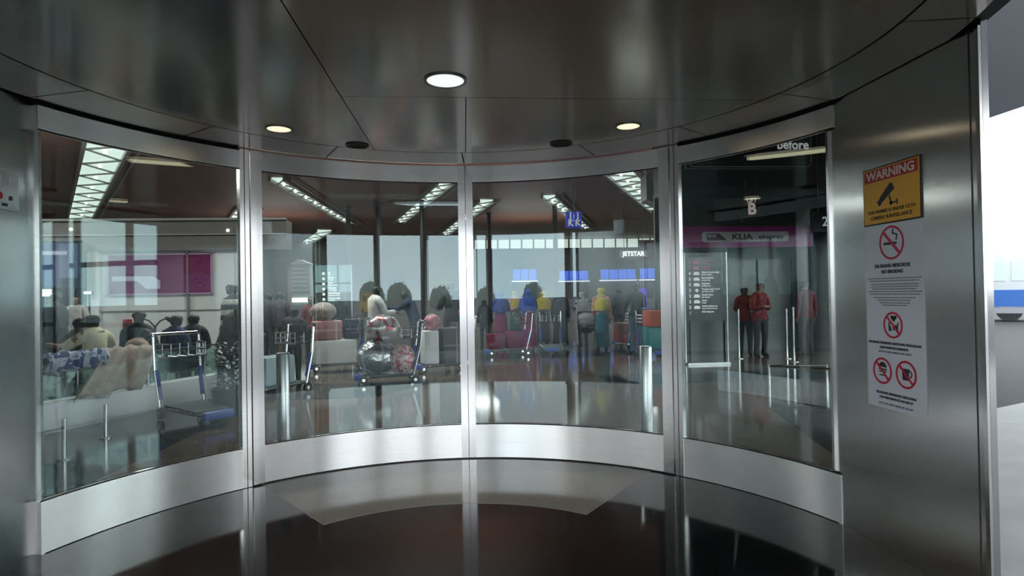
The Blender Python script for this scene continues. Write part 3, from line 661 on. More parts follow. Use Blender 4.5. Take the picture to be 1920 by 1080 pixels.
box_lug('plastic_crate', 'orange box stacked on the teal box', 'box', tpt(T7, -.1, 0, .68), (.60, .42, .36), mat('orange_plastic', (.55, .09, .03), .5), R(90))
box_lug('suitcase', 'maroon suitcase left on the loaded trolley among headscarves', 'suitcase', tpt(T8, -.38, 0, .175), (.38, .34, .36), mat('case_maroon', (.16, .01, .05), .5), R(10))
box_lug('suitcase', 'maroon suitcase right on the loaded trolley among headscarves', 'suitcase', tpt(T8, .06, 0, .175), (.38, .34, .40), mat('case_maroon'), R(10))

# dark plant behind the left door post
pp = thing('potted_plant', 'dark green potted plant with white blossoms by the left post', 'plant', spot(432, 7.6))
b = MB(); b.lathe([(.18, 0), (.24, .30), (.25, .32), (.21, .32), (.2, .28)], n=20); b.build('pot', BLACK, pp)
b = MB(); b.tube([(0, 0, .25), (.02, 0, .5), (0, .02, .72)], .02); b.build('stem', mat('stem_brown', (.06, .04, .02), .8), pp)
rnd = random.Random(3); b = MB(); fl_ = MB()
for k in range(420):
    z = rnd.uniform(.32, .88); a = rnd.uniform(0, 2*PI); rr =   .22*math.sin((z-.25)/.75*PI)**.5*rnd.uniform(.3, 1); c = Vector((rr*math.cos(a), rr*math.sin(a), z))
    u = Vector((math.cos(a), math.sin(a), rnd.uniform(-.3, .8))).normalized(); v = u.cross(Vector((0, 0, 1))).normalized()*.022; l = rnd.uniform(.06, .11)
    b.add([c, c+u*l*.5+v, c+u*l, c+u*l*.5-v], [(0, 1, 2, 3)])
    if k % 14 == 0: fl_.ball(c+u*.08, (.035, .035, .035), 6)
tag(b.build('foliage', mat('leaf_dark', (.012, .05, .03), .4), pp), kind='stuff'); tag(fl_.build('blossoms', WHITE, pp), kind='stuff')

# ------------------------------------------------------------------ right: lift block with purple fascia, directory, signs
LY = 9.5
xa, xb = 4.69, 7.65
lw = struct(MB().box(((xa+9.6)/2, LY+.9, 4.85), (9.6-xa, 1.6, 2.3)).build('wall_lift_block', mat('bulkhead_black', (.020, .019, .018), .35), smooth=False))
b = MB(); b.box(((xa+9.6)/2, LY+1.7, 1.9), (9.6-xa, .1, 3.8)); lw = struct(b.build('wall_lift_back', mat('lift_back', (.055, .07, .062), .3, var=.3, vscale=1.5), None, smooth=False))
for k in range(4):
    b = MB(); b.box((5.9+.86*k, LY+1.63, 1.1), (.80, .05, 2.2)); b.build('lift_door', mat('lift_door_steel', (.09, .10, .097), .3, .9), lw, smooth=False)
b = MB(); b.box((9.0, LY+.5, 1.9), (1.2, .1, 3.8)); b.build('glass_screen', mat('green_screen', (.10, .17, .14), .2), lw, smooth=False)
b = MB(); b.box((4.72, LY+.2, 1.9), (.07, .07, 3.8)); b.build('corner_post', CHROME2, lw)
ff = thing('fascia_sign', 'purple fascia with white rounded train sign plate', 'sign', ((xa+xb)/2, LY, 2.605))
b = MB(); b.box((0, .06, 0), (xb-xa, .14, .45)); b.build('panel', mat('fascia_purple', (.34, .008, .19), .4), ff, smooth=False)
pw, ph = 1.92, .215
def rrect(w, h, r, n=6): return [(sx*(w/2-r)+r*math.cos(a0+PI/2*k/n), sz*(h/2-r)+r*math.sin(a0+PI/2*k/n)) for sx, sz, a0 in ((1, 1, 0), (-1, 1, PI/2), (-1, -1, PI), (1, -1, 3*PI/2)) for k in range(n+1)]
fxo = at_y(1397, 440, LY).x-(xa+xb)/2
b = MB(); b.prism_xz([(x+fxo, z) for x, z in rrect(pw, ph, .06)], -.03, -.012); b.build('white_plate', mat('plate_white', (.62, .60, .60), .4), ff, smooth=False)
PINK_ = mat('fascia_ink', (.07, .02, .045), .5)
text('lettering', 'KLIA', .165, PINK_, ff, (fxo-.08, -.033, -.005), (PI/2, 0, 0), .0035, sx=1.35)
text('lettering', 'ekspres', .15, PINK_, ff, (fxo+.56, -.033, -.005), (PI/2, 0, 0), .002, sx=1.2)
b = MB(); b.prism_xz([(fxo-.86, -.075), (fxo-.44, -.075), (fxo-.46, -.03), (fxo-.54, .03), (fxo-.60, .07), (fxo-.86, .07)], -.034, -.029); b.build('train_pictogram', PINK_, ff, smooth=False)
b = MB(); b.prism_xz([(fxo-.84, .0), (fxo-.76, .0), (fxo-.76, .045), (fxo-.84, .045)], -.036, -.033); b.prism_xz([(fxo-.74, .0), (fxo-.66, .0), (fxo-.66, .045), (fxo-.74, .045)], -.036, -.033); b.build('train_window', MATS['plate_white'], ff, smooth=False)
lb_ = thing('lift_sign', 'white LIFT B lettering hung over the purple fascia', 'sign', (at_y(1409, 388, LY).x, LY-.02, 3.25))
LIFTW = mat('lift_white', (.72, .58, .56), .5, emit=(1, .85, .82), es=.22); LR = mat('lift_shadow_red', (.35, .05, .05), .5)
b = MB(); b.tube([(-.1, .06, .22), (-.1, .06, .55)], .01, 6); b.tube([(.1, .06, .22), (.1, .06, .55)], .01, 6); b.build('hanger', DARKGREY, lb_)
b = MB(); b.box((0, .05, .02), (.34, .02, .44)); b.build('panel', mat('bulkhead_black'), lb_, smooth=False)
text('lettering', 'LIFT', .125, LIFTW, lb_, (0, .0, .135), (PI/2, 0, 0), .004); text('lettering', 'B', .34, LIFTW, lb_, (0, .0, -.055), (PI/2, 0, 0), .014)
text('letter_shadow', 'B', .34, LR, lb_, (.012, .02, -.06), (PI/2, 0, 0), .018)
# hanging dark board that reads "before"
by = 7.4; p0 = at_y(1292, 312, by); p1 = at_y(1520, 243, by)
hb = thing('hanging_board', 'dark hanging board with a thin outline and the word before', 'sign', ((p0.x+p1.x)/2, by, (p0.z+p1.z)/2+.22))
hw, hh_ = p1.x-p0.x, p1.z-p0.z+.44
b = MB(); b.box((0, .04, 0), (hw+.1, .06, hh_+.1), bev=.02); b.build('board', mat('board_black', (.010, .010, .010), .35), hb, smooth=False)
rr_ = [(x, z) for x, z in rrect(hw, hh_, .09, 8)]; b = MB(); b.tube([(x, .006, z) for x, z in rr_ + rr_[:1]], .008, 5); b.build('outline', mat('outline_grey', (.4, .4, .4), .4), hb)
tp = at_y(1487, 272, by); text('lettering', 'before', .225, WHITEPRINT, hb, (tp.x-hb.location.x, .004, tp.z-hb.location.z), (PI/2, 0, 0), .005)
b = MB()
for s in (-1, 1): b.tube([(s*hw*.35, .04, hh_/2), (s*hw*.35, .04, 6.0-hb.location.z)], .012, 6)
b.build('hanger', DARKGREY, hb)
# number 2 sign board
p = at_y(1546, 416, 9.0); nb = thing('number_sign', 'dark board with a pale number 2 beside the right steel wall', 'sign', p)
b = MB(); b.box((.02, .05, 0), (.52, .06, .40)); b.build('board', mat('board_slate', (.035, .042, .05), .4), nb, smooth=False); text('lettering', '2', .28, WHITEPRINT, nb, (.02, .01, 0), (PI/2, 0, 0), .003)
b = MB(); b.tube([(-.1, .05, .2), (-.1, .05, 6-p.z)], .012, 6); b.tube([(.14, .05, .2), (.14, .05, 6-p.z)], .012, 6); b.build('hanger', DARKGREY, nb)
# directory boards: upright glass stele with list of white text
def directory(cx_, Y, z0, z1, wd, label, rows, base_mat, tone):
    t = thing('directory_board', label, 'sign', (cx_, Y, 0))
    b = MB(); b.box((0, .05, (z1+.12+z0-.1)/2), (wd+.08, .03, z1-z0+.24)); b.build('panel', base_mat, t, smooth=False)
    b = MB(); b.box((0, .06, .02), (wd+.1, .26, .04)); b.build('foot', CHROME2, t, smooth=False)
    for s in (-1, 1): b = MB(); b.tube([(s*(wd/2+.05), .05, .03), (s*(wd/2+.05), .05, z1+.14)], .018); b.build('post', CHROME2, t)
    n = len(rows); dz = (z1-z0)/n
    for i, (num, ic, l1, l2, red) in enumerate(rows):
        z = z1-dz*(i+.5); m_ = mat('directory_pink', (.5, .18, .26), .5, emit=(.6, .25, .33), es=.2) if red else tone
        if num: text('lettering', num, dz*.72, m_, t, (-wd/2+.05, .03, z), (PI/2, 0, 0), .003)
        if ic:
            b = MB(); 
            if ic == 'd': b.prism_xz([(x-wd/2+.19, zz+z) for x, zz in circ(0, 0, dz*.3, 10)], .028, .034)
            else: b.prism_xz([(-wd/2+.13, z-dz*.28), (-wd/2+.25, z-dz*.28), (-wd/2+.25, z+dz*.1), (-wd/2+.22, z+dz*.3), (-wd/2+.15, z+dz*.3), (-wd/2+.13, z+dz*.1)], .028, .034)
            b.build('pictogram', m_, t, smooth=False)
        text('lettering', l1, dz*.40, m_, t, (-wd/2+.29, .03, z+dz*.2), (PI/2, 0, 0), .0015, 'LEFT')
        if l2: text('lettering', l2, dz*.34, m_, t, (-wd/2+.29, .03, z-dz*.22), (PI/2, 0, 0), .001, 'LEFT')
rows = [('5', 'c', 'Daftar Masuk', 'Check-in', 1), ('5', 'c', 'Pelepasan', 'Departure', 1), ('4', 'c', 'Pejabat Penerbangan', 'Airline Offices', 0), ('3', 'c', 'Balai Ketibaan', 'Arrival Hall', 0),
        ('3', 'c', 'Imigresen', 'Immigration', 0), ('2', 'd', 'Tempat Letak A & B', 'Car Park A & B', 0), ('2', 'c', 'Kereta Sewa', 'Car Rental', 0), ('2', 'c', 'Hotel', 'Hotel', 0), ('2', 'c', 'Kedai & Restoran', 'Shops & Restaurants', 0), ('1', '', 'KLIA Ekspres', '', 0)]
directory(at_y(1325, 540, 8.6).x, 8.6, at_y(1325, 592, 8.6).z, at_y(1325, 486, 8.6).z, .76, 'tall dark directory board with white list right of the doors', rows, mat('directory_glass', (.045, .06, .06), .2), WHITEPRINT)
rows2 = [('', 'd', 'Lif', 'Lift', 0), ('', 'd', 'Tandas', 'Toilets', 0), ('', 'd', 'Surau', 'Prayer Room', 0), ('', 'd', 'Restoran', 'Restaurants', 0), ('', 'd', 'Balai Berlepas', 'Departure Hall', 0), ('', 'd', 'Tempat Letak', 'Car Park', 0)]
directory(at_y(622, 540, 10.5).x, 10.5, at_y(622, 566, 10.5).z, at_y(622, 508, 10.5).z, .74, 'pale green glass directory board with white list left of the man in white', rows2, glass_mat('directory_clear', (.75, .86, .84), .04), WHITEPRINT)
# barrier posts and rails right
def barrier(x, yb, h, label):
    p = at_z(x, yb, 0); t = thing('barrier_post', label, 'post', p, 0, 'chrome barrier posts by the lifts')
    b = MB(); b.tube([(0, 0, .01), (0, 0, h)], .022, 10); b.build('tube', CHROME, t); b = MB(); b.lathe([(.09, 0), (.09, .012), (.03, .02)], n=16); b.build('foot', CHROME2, t)
    return t
barrier(1386, 672, 1.05, 'chrome barrier post in front of the people in red')
barrier(1476, 672, 1.05, 'chrome barrier post, left one of the close pair')
barrier(1489, 678, 1.10, 'chrome barrier post, right one of the close pair')
gr = thing('guard_rail', 'chrome guard rail low at the right edge of the glass', 'rail', (at_z(1528, 735, 0).x, at_z(1528, 735, 0).y, 0))
b = MB(); b.tube([(-.35, .6, .30), (.5, .5, .30)], .018); b.tube([(-.35, .6, .30), (.7, -.2, .30)], .018); b.build('bar', CHROME, gr)
for q in ((-.35, .6), (.5, .5), (.7, -.2)): b = MB(); b.tube([(*q, 0), (*q, .32)], .018); b.build('post', CHROME, gr)

# ------------------------------------------------------------------ far hall: check-in counters, screens, letter sign, columns
js = thing('letter_sign', 'blue hanging sign with white letters J and K on two faces', 'sign', at_y(1076, 412, 21))
sw = .28; b = MB(); b.box((-.17, 0, 0), (.30, .16, .66), (0, 0, R(12)), bev=.02); b.box((.17, .02, 0), (.30, .16, .66), (0, 0, R(-12)), bev=.02); b.build('cube', mat('sign_blue', (.02, .03, .22), .35, emit=(.04, .07, .5), es=.5), js)
for x, rzz in ((-.215, R(12)), (.205, R(-12))):
    for s_, z in (('J', .15), ('K', -.15)):
        c_ = Vector((-.17 if x < 0 else .17, 0 if x < 0 else .02, z)) + Vector((math.sin(rzz), -math.cos(rzz), 0))*.09
        text('lettering', s_, .34, WHITEPRINT, js, c_, (PI/2, 0, rzz), .012)
b = MB(); b.tube([(0, 0, .3), (0, 0, 6-js.location.z)], .02, 6); b.build('hanger', DARKGREY, js)
SCRN = mat('checkin_screen', (.02, .05, .3), .3, emit=(.10, .22, 1), es=.62, var=.35, vscale=4)
def counter(x0, x1, Y, ytop, ybot, n, label):
    a = at_y(x0, ytop, Y); c = at_y(x1, ybot, Y); L = c.x-a.x; h = a.z-c.z; t = thing('check_in_counter', label, 'counter', ((a.x+c.x)/2, Y, 0), 0, 'check-in counters at the far end of the hall')
    b = MB(); b.box((0, 0, .55), (L, .7, 1.1)); b.build('desk', mat('counter_grey', (.16, .16, .17), .4), t, smooth=False)
    b = MB(); b.box((0, .45, 1.6), (L, .08, 3.2)); b.build('back_panel', mat('counter_back', (.10, .09, .09), .5), t, smooth=False)
    for k in range(n): b = MB(); b.box((-L/2+L*(k+.5)/n, .36, (a.z+c.z)/2), (L/n-.06, .08, h)); b.build('screen', SCRN, t, smooth=False)
    b = MB(); b.box((0, .34, c.z-.08), (L+.1, .12, .07)); b.build('light_bar', mat('bar_white', (.7, .75, .9), .4, emit=(.7, .8, 1), es=.7), t, smooth=False)
    return t
counter(962, 1008, 30, 505, 524, 3, 'check-in counter with blue screens right of the door seam')
counter(1050, 1106, 30.2, 508, 524, 3, 'check-in counter with blue screens, second from the door seam')
counter(1128, 1196, 29, 505, 522, 4, 'check-in counter with blue screens left of the right bollard')
counter(1203, 1262, 28, 503, 521, 4, 'check-in counter with blue screens beside the right post')
p = at_y(1206, 556, 24); fb = thing('banner', 'violet standing banner behind the person in dark green', 'banner', (p.x, 24, 0))
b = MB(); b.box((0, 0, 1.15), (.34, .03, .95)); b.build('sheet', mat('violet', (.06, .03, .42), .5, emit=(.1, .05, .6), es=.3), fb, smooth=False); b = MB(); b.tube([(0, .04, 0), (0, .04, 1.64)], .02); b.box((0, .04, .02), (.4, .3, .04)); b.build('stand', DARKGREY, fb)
p = at_y(1188, 476, 28); jn = thing('glowing_sign', 'glowing white lettering sign high above the far counters', 'sign', p)
b = MB(); b.box((0, .05, 0), (1.5, .04, .36)); b.build('panel', GREYWALL, jn, smooth=False)
text('lettering', 'JETSTAR', .32, mat('glow_letters', (1, 1, 1), .5, emit=(.9, 1, .97), es=1.2), jn, (0, 0, 0), (PI/2, 0, 0), .006)
b = MB(); b.tube([(-.5, .05, .18), (-.5, .05, 6-p.z)], .015, 6); b.tube([(.5, .05, .18), (.5, .05, 6-p.z)], .015, 6); b.build('hanger', DARKGREY, jn)
for i, (px_, Y, wpx, m_, l_) in enumerate(((655, 27, 9, DARKGREY, 'slim dark column imitating a mirrored post, left of the man in white'), (712, 26, 10, DARKGREY, 'slim dark column imitating a mirrored post, behind the man in white'), (793, 25, 8, BLACK, 'slim black column imitating a mirrored post, left of the door seam'), (919, 30, 7, DARKGREY, 'slim dark column imitating a mirrored post, just right of the door seam'), (1043, 27, 9, DARKGREY, 'slim dark column between the second and third check-in counters'))):  # added uprights in place of dark posts mirrored by the door glass
    p = spot(px_, Y-CAM.y); t = thing('reflection_column', l_, 'column', p, 0, 'slim columns imitating mirrored posts'); r_ = wpx/2/FPX*(Y-CAM.y)
    b = MB(); b.lathe([(r_, .1), (r_, 5.9)], n=18); b.build('shaft', m_, t); b = MB(); b.lathe([(r_*1.6, 0), (r_*1.6, .08), (r_*1.05, .14)], n=18); b.build('base', CHROME2, t)
    b = MB(); b.lathe([(r_*1.05, 5.86), (r_*1.7, 5.985)], n=18); b.build('capital', DARKGREY, t)
p = at_y(530, 520, 20); t = thing('brown_pillar', 'brown square pillar with cap left of the grey shutter', 'column', (p.x, 20, 0)); hp = at_y(530, 492, 20).z
b = MB(); b.box((0, 0, hp/2), (.5, .5, hp)); b.build('shaft', mat('pillar_brown', (.16, .12, .09), .5), t, smooth=False); b = MB(); b.box((.15, 0, hp+.05), (.9, .6, .1)); b.build('cap', SOFFIT, t, smooth=False)
p0 = at_y(545, 495, 19); p1 = at_y(580, 556, 19); t = thing('kiosk_shutter', 'small pale kiosk with slatted shutter and gable behind the left crowd', 'kiosk', ((p0.x+p1.x)/2, 19, 0))
kw = p1.x-p0.x; b = MB(); b.box((0, .3, p0.z/2), (kw, .5, p0.z)); b.build('body', mat('kiosk_pale', (.40, .43, .42), .5), t, smooth=False)
for k in range(7): z = p1.z+(p0.z-.1-p1.z)*(k+.5)/7; b = MB(); b.box((0, .03, z), (kw*.92, .03, .06)); b.build('slat', WHITE, t, smooth=False)
b = MB(); b.prism_xz([(-kw/2-.05, p0.z), (kw/2+.05, p0.z), (0, p0.z+.16)], 0, .56); b.build('gable', WHITE, t, smooth=False)
b = MB(); b.box((0, .02, p1.z-.12), (kw*.9, .05, .14)); b.build('light_box', GLOW, t, smooth=False)
# red shop front at far right end
p0 = at_y(1200, 450, 33); p1 = at_y(1262, 500, 33); t = thing('shop_front', 'dim red shop panel above the counters by the right post', 'panel', ((p0.x+p1.x)/2, 33, 0))
b = MB(); b.box((0, 0, (p0.z+p1.z)/2), (p1.x-p0.x, .1, p0.z-p1.z)); b.build('panel', mat('shop_red', (.22, .03, .04), .4), t, smooth=False); b = MB(); b.box((.1, -.06, p0.z-.35), ((p1.x-p0.x)*.7, .03, .3)); b.build('name_board', mat('shop_pale', (.6, .45, .45), .5), t, smooth=False)
b = MB(); b.box((0, .1, p0.z/2), (p1.x-p0.x, .1, p0.z)); b.build('wall_panel', mat('counter_back'), t, smooth=False)
# steel return panel hanging at right door head
p0 = at_y(1209, 318, 12); p1 = at_y(1240, 392, 12); t = thing('steel_duct_box', 'brushed steel box hanging at the upper right of the right leaf', 'box', ((p0.x+p1.x)/2, 12, p1.z))
b = MB(); b.prism_xz([(-.17, .25), (-.17, .9), (.4, .9), (.4, .0)], 0, .5); b.build('body', CHROME2, t, smooth=False); b = MB(); b.tube([(.1, .25, .88), (.1, .25, 6-p1.z)], .03, 8); b.build('hanger', DARKGREY, t)

# ================================================================== PEOPLE
SKIN = [mat('skin_brown', (.20, .10, .065), .6), mat('skin_tan', (.36, .20, .13), .6), mat('skin_dark', (.07, .04, .028), .6)]
HAIR = mat('hair_black', (.010, .009, .009), .55); SHOE = mat('shoe_dark', (.02, .018, .018), .5)
def skeleton(pose='stand', arms='down', lean=0., H=1.66, turn=0.):
    """joints in metres for a 1.70 m figure facing -Y, then scaled"""
    J = {}; sit = pose == 'sit'; pz = .53 if sit else .93
    ly = math.sin(lean); lz = math.cos(lean)
    def up(h, y=0): return Vector((0, y*lz - h*ly, pz + h*lz + y*ly))
    J['pelvis'] = Vector((0, .0, pz)); J['waist'] = up(.15, .0); J['chest'] = up(.34, .01); J['collar'] = up(.50, .01)
    J['neck'] = up(.57, -.005); J['head0'] = up(.635, -.02); J['head1'] = up(.70, -.018); J['head2'] = up(.755, -.012)
    for s, n in ((-1, 'r'), (1, 'l')):
        sh = up(.465, .01)+Vector((s*.165, 0, 0)); J['sh'+n] = sh
        if arms == 'push' or (arms == 'one' and s > 0):
            el = sh+Vector((s*.06, -.10, -.25)); wr = el+Vector((-s*.03, -.24, .02)); pa = wr+Vector((-s*.005, -.085, -.01)); fd = Vector((0, -.5, -.8))
        elif arms == 'fold':
            el = sh+Vector((s*.05, -.03, -.28)); wr = el+Vector((-s*.15, -.18, .05)); pa = wr+Vector((-s*.07, -.04, .01)); fd = Vector((-s*.9, -.2, -.2))
        elif arms == 'reach':
            el = sh+Vector((s*.14, -.16, -.14)); wr = el+Vector((s*.04, -.22, .05)); pa = wr+Vector((s*.01, -.085, .0)); fd = Vector((0, -.9, -.3))
        elif arms == 'lap':
            el = sh+Vector((s*.06, -.05, -.27)); wr = el+Vector((-s*.06, -.24, -.05)); pa = wr+Vector((-s*.02, -.085, -.01)); fd = Vector((-s*.2, -.8, -.4))
        else:
            el = sh+Vector((s*.055, .02, -.28)); wr = el+Vector((s*.01, -.05, -.25)); pa = wr+Vector((0, -.02, -.085)); fd = Vector((0, -.15, -1))
        J['el'+n], J['wr'+n], J['pa'+n] = el, wr, pa
        fd.normalize(); side = Vector((0, 1, 0)) if abs(fd.z) > .6 else Vector((s, 0, 0)).cross(fd).cross(fd)*-1
        side = side.normalized() if side.length > .1 else Vector((0, 1, 0))
        for k, (o_, l) in enumerate(((-.03, .062), (-.010, .072), (.010, .068), (.030, .052))):
            J['f%d%s' % (k, n)] = pa+side*o_+fd*(l*.55); J['g%d%s' % (k, n)] = pa+side*o_*1.05+fd*l*.9+Vector((-s*.012, -.012, 0))
        J['t0'+n] = wr*.55+pa*.45+Vector((-s*.012, -.035, 0)); J['t1'+n] = J['t0'+n]+fd*.04+Vector((-s*.006, -.014, 0))
        hp = Vector((s*.095, 0, pz-.04)); J['hip'+n] = hp
        if sit: kn = Vector((s*.12, -.42, .50)); an = Vector((s*.12, -.38, .09)); 
        elif pose == 'walk': kn = hp+Vector((0, -.16*s-.03, -.42)); an = kn+Vector((0, .10*(1-s) , -.41 if s > 0 else -.37))
        else: kn = hp+Vector((s*.01, -.03, -.42)); an = kn+Vector((0, .05, -.40))
        J['kn'+n], J['an'+n] = kn, an; J['to'+n] = an+Vector((s*.02, -.14, -.055)); J['he'+n] = an+Vector((0, .045, -.045))
    k = H/1.70
    return {a: v*k for a, v in J.items()}, k
def make_body(J, k, skin):
    rad = dict(pelvis=.125, waist=.115, chest=.135, collar=.085, neck=.052, head0=.072, head1=.094, head2=.078)
    edges = [('pelvis', 'waist'), ('waist', 'chest'), ('chest', 'collar'), ('collar', 'neck'), ('neck', 'head0'), ('head0', 'head1'), ('head1', 'head2')]
    for n in 'rl':
        rad.update({'sh'+n: .066, 'el'+n: .043, 'wr'+n: .030, 'pa'+n: .036, 'hip'+n: .098, 'kn'+n: .060, 'an'+n: .042, 'to'+n: .032, 'he'+n: .036, 't0'+n: .013, 't1'+n: .010})
        edges += [('collar', 'sh'+n), ('sh'+n, 'el'+n), ('el'+n, 'wr'+n), ('wr'+n, 'pa'+n), ('pelvis', 'hip'+n), ('hip'+n, 'kn'+n), ('kn'+n, 'an'+n), ('an'+n, 'to'+n), ('an'+n, 'he'+n), ('wr'+n, 't0'+n), ('t0'+n, 't1'+n)]
        for f in range(4): rad['f%d%s' % (f, n)] = .0095; rad['g%d%s' % (f, n)] = .0085; edges += [('pa'+n, 'f%d%s' % (f, n)), ('f%d%s' % (f, n), 'g%d%s' % (f, n))]
    names = list(rad); idx = {a: i for i, a in enumerate(names)}
    me = bpy.data.meshes.new('body'); me.from_pydata([J[a] for a in names], [(idx[a], idx[b]) for a, b in edges], [])
    o = bpy.data.objects.new('tmp', me); C.objects.link(o)
    md = o.modifiers.new('s', 'SKIN'); md.use_smooth_shade = True
    sv = me.skin_vertices[0].data
    for a in names:
        r = rad[a]*k; sv[idx[a]].radius = (r, r); sv[idx[a]].use_root = a == 'pelvis'
    o.modifiers.new('u', 'SUBSURF').levels = 1
    dg = bpy.context.evaluated_depsgraph_get(); out = bpy.data.meshes.new_from_object(o.evaluated_get(dg))
    C.objects.unlink(o); bpy.data.objects.remove(o); bpy.data.meshes.remove(me)
    # widen the trunk, flatten it front to back; facial features
    out.name = 'body'; out.materials.clear(); out.materials.append(skin)
    return out, edges
def seg_d(p, a, b):
    ab = b-a; t = max(0, min(1, (p-a).dot(ab)/max(ab.length_squared, 1e-9))); return (p-(a+ab*t)).length
REG = {('pelvis', 'waist'): 'torso', ('waist', 'chest'): 'torso', ('chest', 'collar'): 'torso', ('collar', 'neck'): 'neck', ('neck', 'head0'): 'head', ('head0', 'head1'): 'head', ('head1', 'head2'): 'head'}
for n in 'rl': REG.update({('collar', 'sh'+n): 'torso', ('sh'+n, 'el'+n): 'uarm', ('el'+n, 'wr'+n): 'farm', ('wr'+n, 'pa'+n): 'hand', ('pelvis', 'hip'+n): 'hips', ('hip'+n, 'kn'+n): 'thigh', ('kn'+n, 'an'+n): 'shin', ('an'+n, 'to'+n): 'foot', ('an'+n, 'he'+n): 'foot'})
RW = dict(torso=.12, neck=.06, head=.085, uarm=.055, farm=.037, hand=.04, hips=.11, thigh=.078, shin=.05, foot=.036)
def person(label, loc, face=0, pose='stand', arms='down', lean=0, H=1.62, skin=0, top=(.1, .1, .1), legs=(.03, .03, .035), sleeves='long', hair='short', hijab=None, skirt=None, cap=None, topmat=None, extra=None, shoes=True):
    J, k = skeleton(pose, arms, lean, H); sk = SKIN[skin]
    body, edges = make_body(J, k, sk)
    t = thing('person', label, 'person', loc, R(face))
    hc_ = J['head1']; hd = (J['head2']-J['neck']).normalized(); fw = Vector((0, -1, 0)); fw = (fw-hd*fw.dot(hd)).normalized(); sd = fw.cross(hd)
    # region of every face
    reg = []
    for p in body.polygons:
        c = p.center; best, bd = None, 9
        for e, rg in REG.items():
            d = seg_d(c, J[e[0]], J[e[1]])/(RW[rg]*k)
            if d < bd: best, bd = rg, d
        reg.append(best)
    V = [v.co.copy() for v in body.vertices]; NR = [v.normal.copy() for v in body.vertices]; F = [tuple(p.vertices) for p in body.polygons]
    cen = [p.center.copy() for p in body.polygons]
    # nose, ears, eyes, mouth joined to the body mesh
    fb = MB()
    fb.ball(hc_+fw*.098*k-hd*.012*k, (.026*k, .04*k, .045*k), 8)
    for s in (-1, 1): fb.ball(hc_+sd*s*.088*k-hd*.01*k, (.022*k, .04*k, .06*k), 8)
    fb.ball(hc_+fw*.072*k-hd*.075*k, (.07*k, .06*k, .05*k), 8)
    bm = bmesh.new(); bm.from_mesh(body); n0 = len(bm.verts)
    vv = [bm.verts.new(p) for p in fb.v]
    for f in fb.f:
        try: bm.faces.new([vv[i] for i in f])
        except ValueError: pass
    bm.to_mesh(body); bm.free(); body.polygons.foreach_set('use_smooth', [True]*len(body.polygons))
    ob = bpy.data.objects.new('body', body); C.objects.link(ob); ob.parent = t
    eb = MB(); mb_ = MB()
    for s in (-1, 1): eb.ball(hc_+fw*.086*k+sd*s*.034*k+hd*.012*k, (.024*k, .016*k, .014*k), 8)
    eb.build('eyes', mat('eye_dark', (.02, .015, .012), .3), ob)
    mb_.ball(hc_+fw*.094*k-hd*.062*k, (.045*k, .02*k, .012*k), 8); mb_.build('mouth', mat('lip', (.25, .08, .07), .5), ob)
    def shell(name, keep, off, m, wrinkle=.004):
        ids = [i for i, r_ in enumerate(reg) if keep(i, r_)]; mp_ = {}; vs_, fs_ = [], []
        for i in ids:
            f = []
            for q in F[i]:
                if q not in mp_:
                    mp_[q] = len(vs_); p = V[q]; wv = wrinkle*math.sin(p.z*55+p.x*31)*math.sin(p.x*40+p.y*47+p.z*20); vs_.append(p+NR[q]*(off*k+wv))
                f.append(mp_[q])
            fs_.append(f)
        if not fs_: return None
        b_ = bmesh.new(); g_ = [b_.verts.new(p) for p in vs_]
        for f in fs_:
            try: b_.faces.new([g_[i] for i in f])
            except ValueError: pass
        me = bpy.data.meshes.new(name); b_.to_mesh(me); b_.free(); me.materials.append(m); me.polygons.foreach_set('use_smooth', [True]*len(me.polygons))
        o = bpy.data.objects.new(name, me); C.objects.link(o); o.parent = t; return o
    key = 'cloth_%02d_%02d_%02d' % tuple(int(c*99) for c in top)
    tm = topmat or mat(key, top, .8, var=.2, vscale=9, bump=.2)
    lowz = J['pelvis'].z-.06*k
    sl = {'long': ('torso', 'uarm', 'farm', 'hips'), 'short': ('torso', 'uarm', 'hips')}[sleeves]
    o = shell('shirt', lambda i, r_: (r_ in sl and not (r_ == 'hips' and cen[i].z < lowz)) or (r_ == 'neck' and cen[i].z < J['neck'].z-.03*k), .022, tm)
    lm = mat('cloth_%02d_%02d_%02d' % tuple(int(c*99) for c in legs), legs, .8, var=.2, vscale=9)
    shell('trousers', lambda i, r_: r_ in ('hips', 'thigh', 'shin'), .012, lm)
    if shoes: shell('shoes', lambda i, r_: r_ == 'foot', .010, SHOE, 0)
    if hijab:
        hm = mat('scarf_%02d_%02d_%02d' % tuple(int(c*99) for c in hijab), hijab, .8, var=.15, vscale=7)
        shell('headscarf', lambda i, r_: (r_ in ('head', 'neck')) and not ((cen[i]-hc_).normalized().dot(fw) > .62 and abs((cen[i]-hc_).dot(hd)) < .085*k), .022, hm, .003)
        b = MB(); nk = J['collar']; b.lathe([(.085*k, .10*k), (.12*k, .02*k), (.19*k, -.06*k), (.225*k, -.18*k), (.22*k, -.34*k)], nk, 22, .05, 5, 1.0, .82); b.build('scarf_drape', hm, t)
    elif hair:
        low = {'short': -.095, 'long': -.20, 'bald': .035}[hair]
        shell('hair', lambda i, r_: r_ in ('head', 'neck') and (cen[i]-hc_).dot(hd) > low*k and not ((cen[i]-hc_).dot(fw) > .035*k and (cen[i]-hc_).dot(hd) < .045*k), .014 if hair != 'bald' else .004, HAIR, .003)
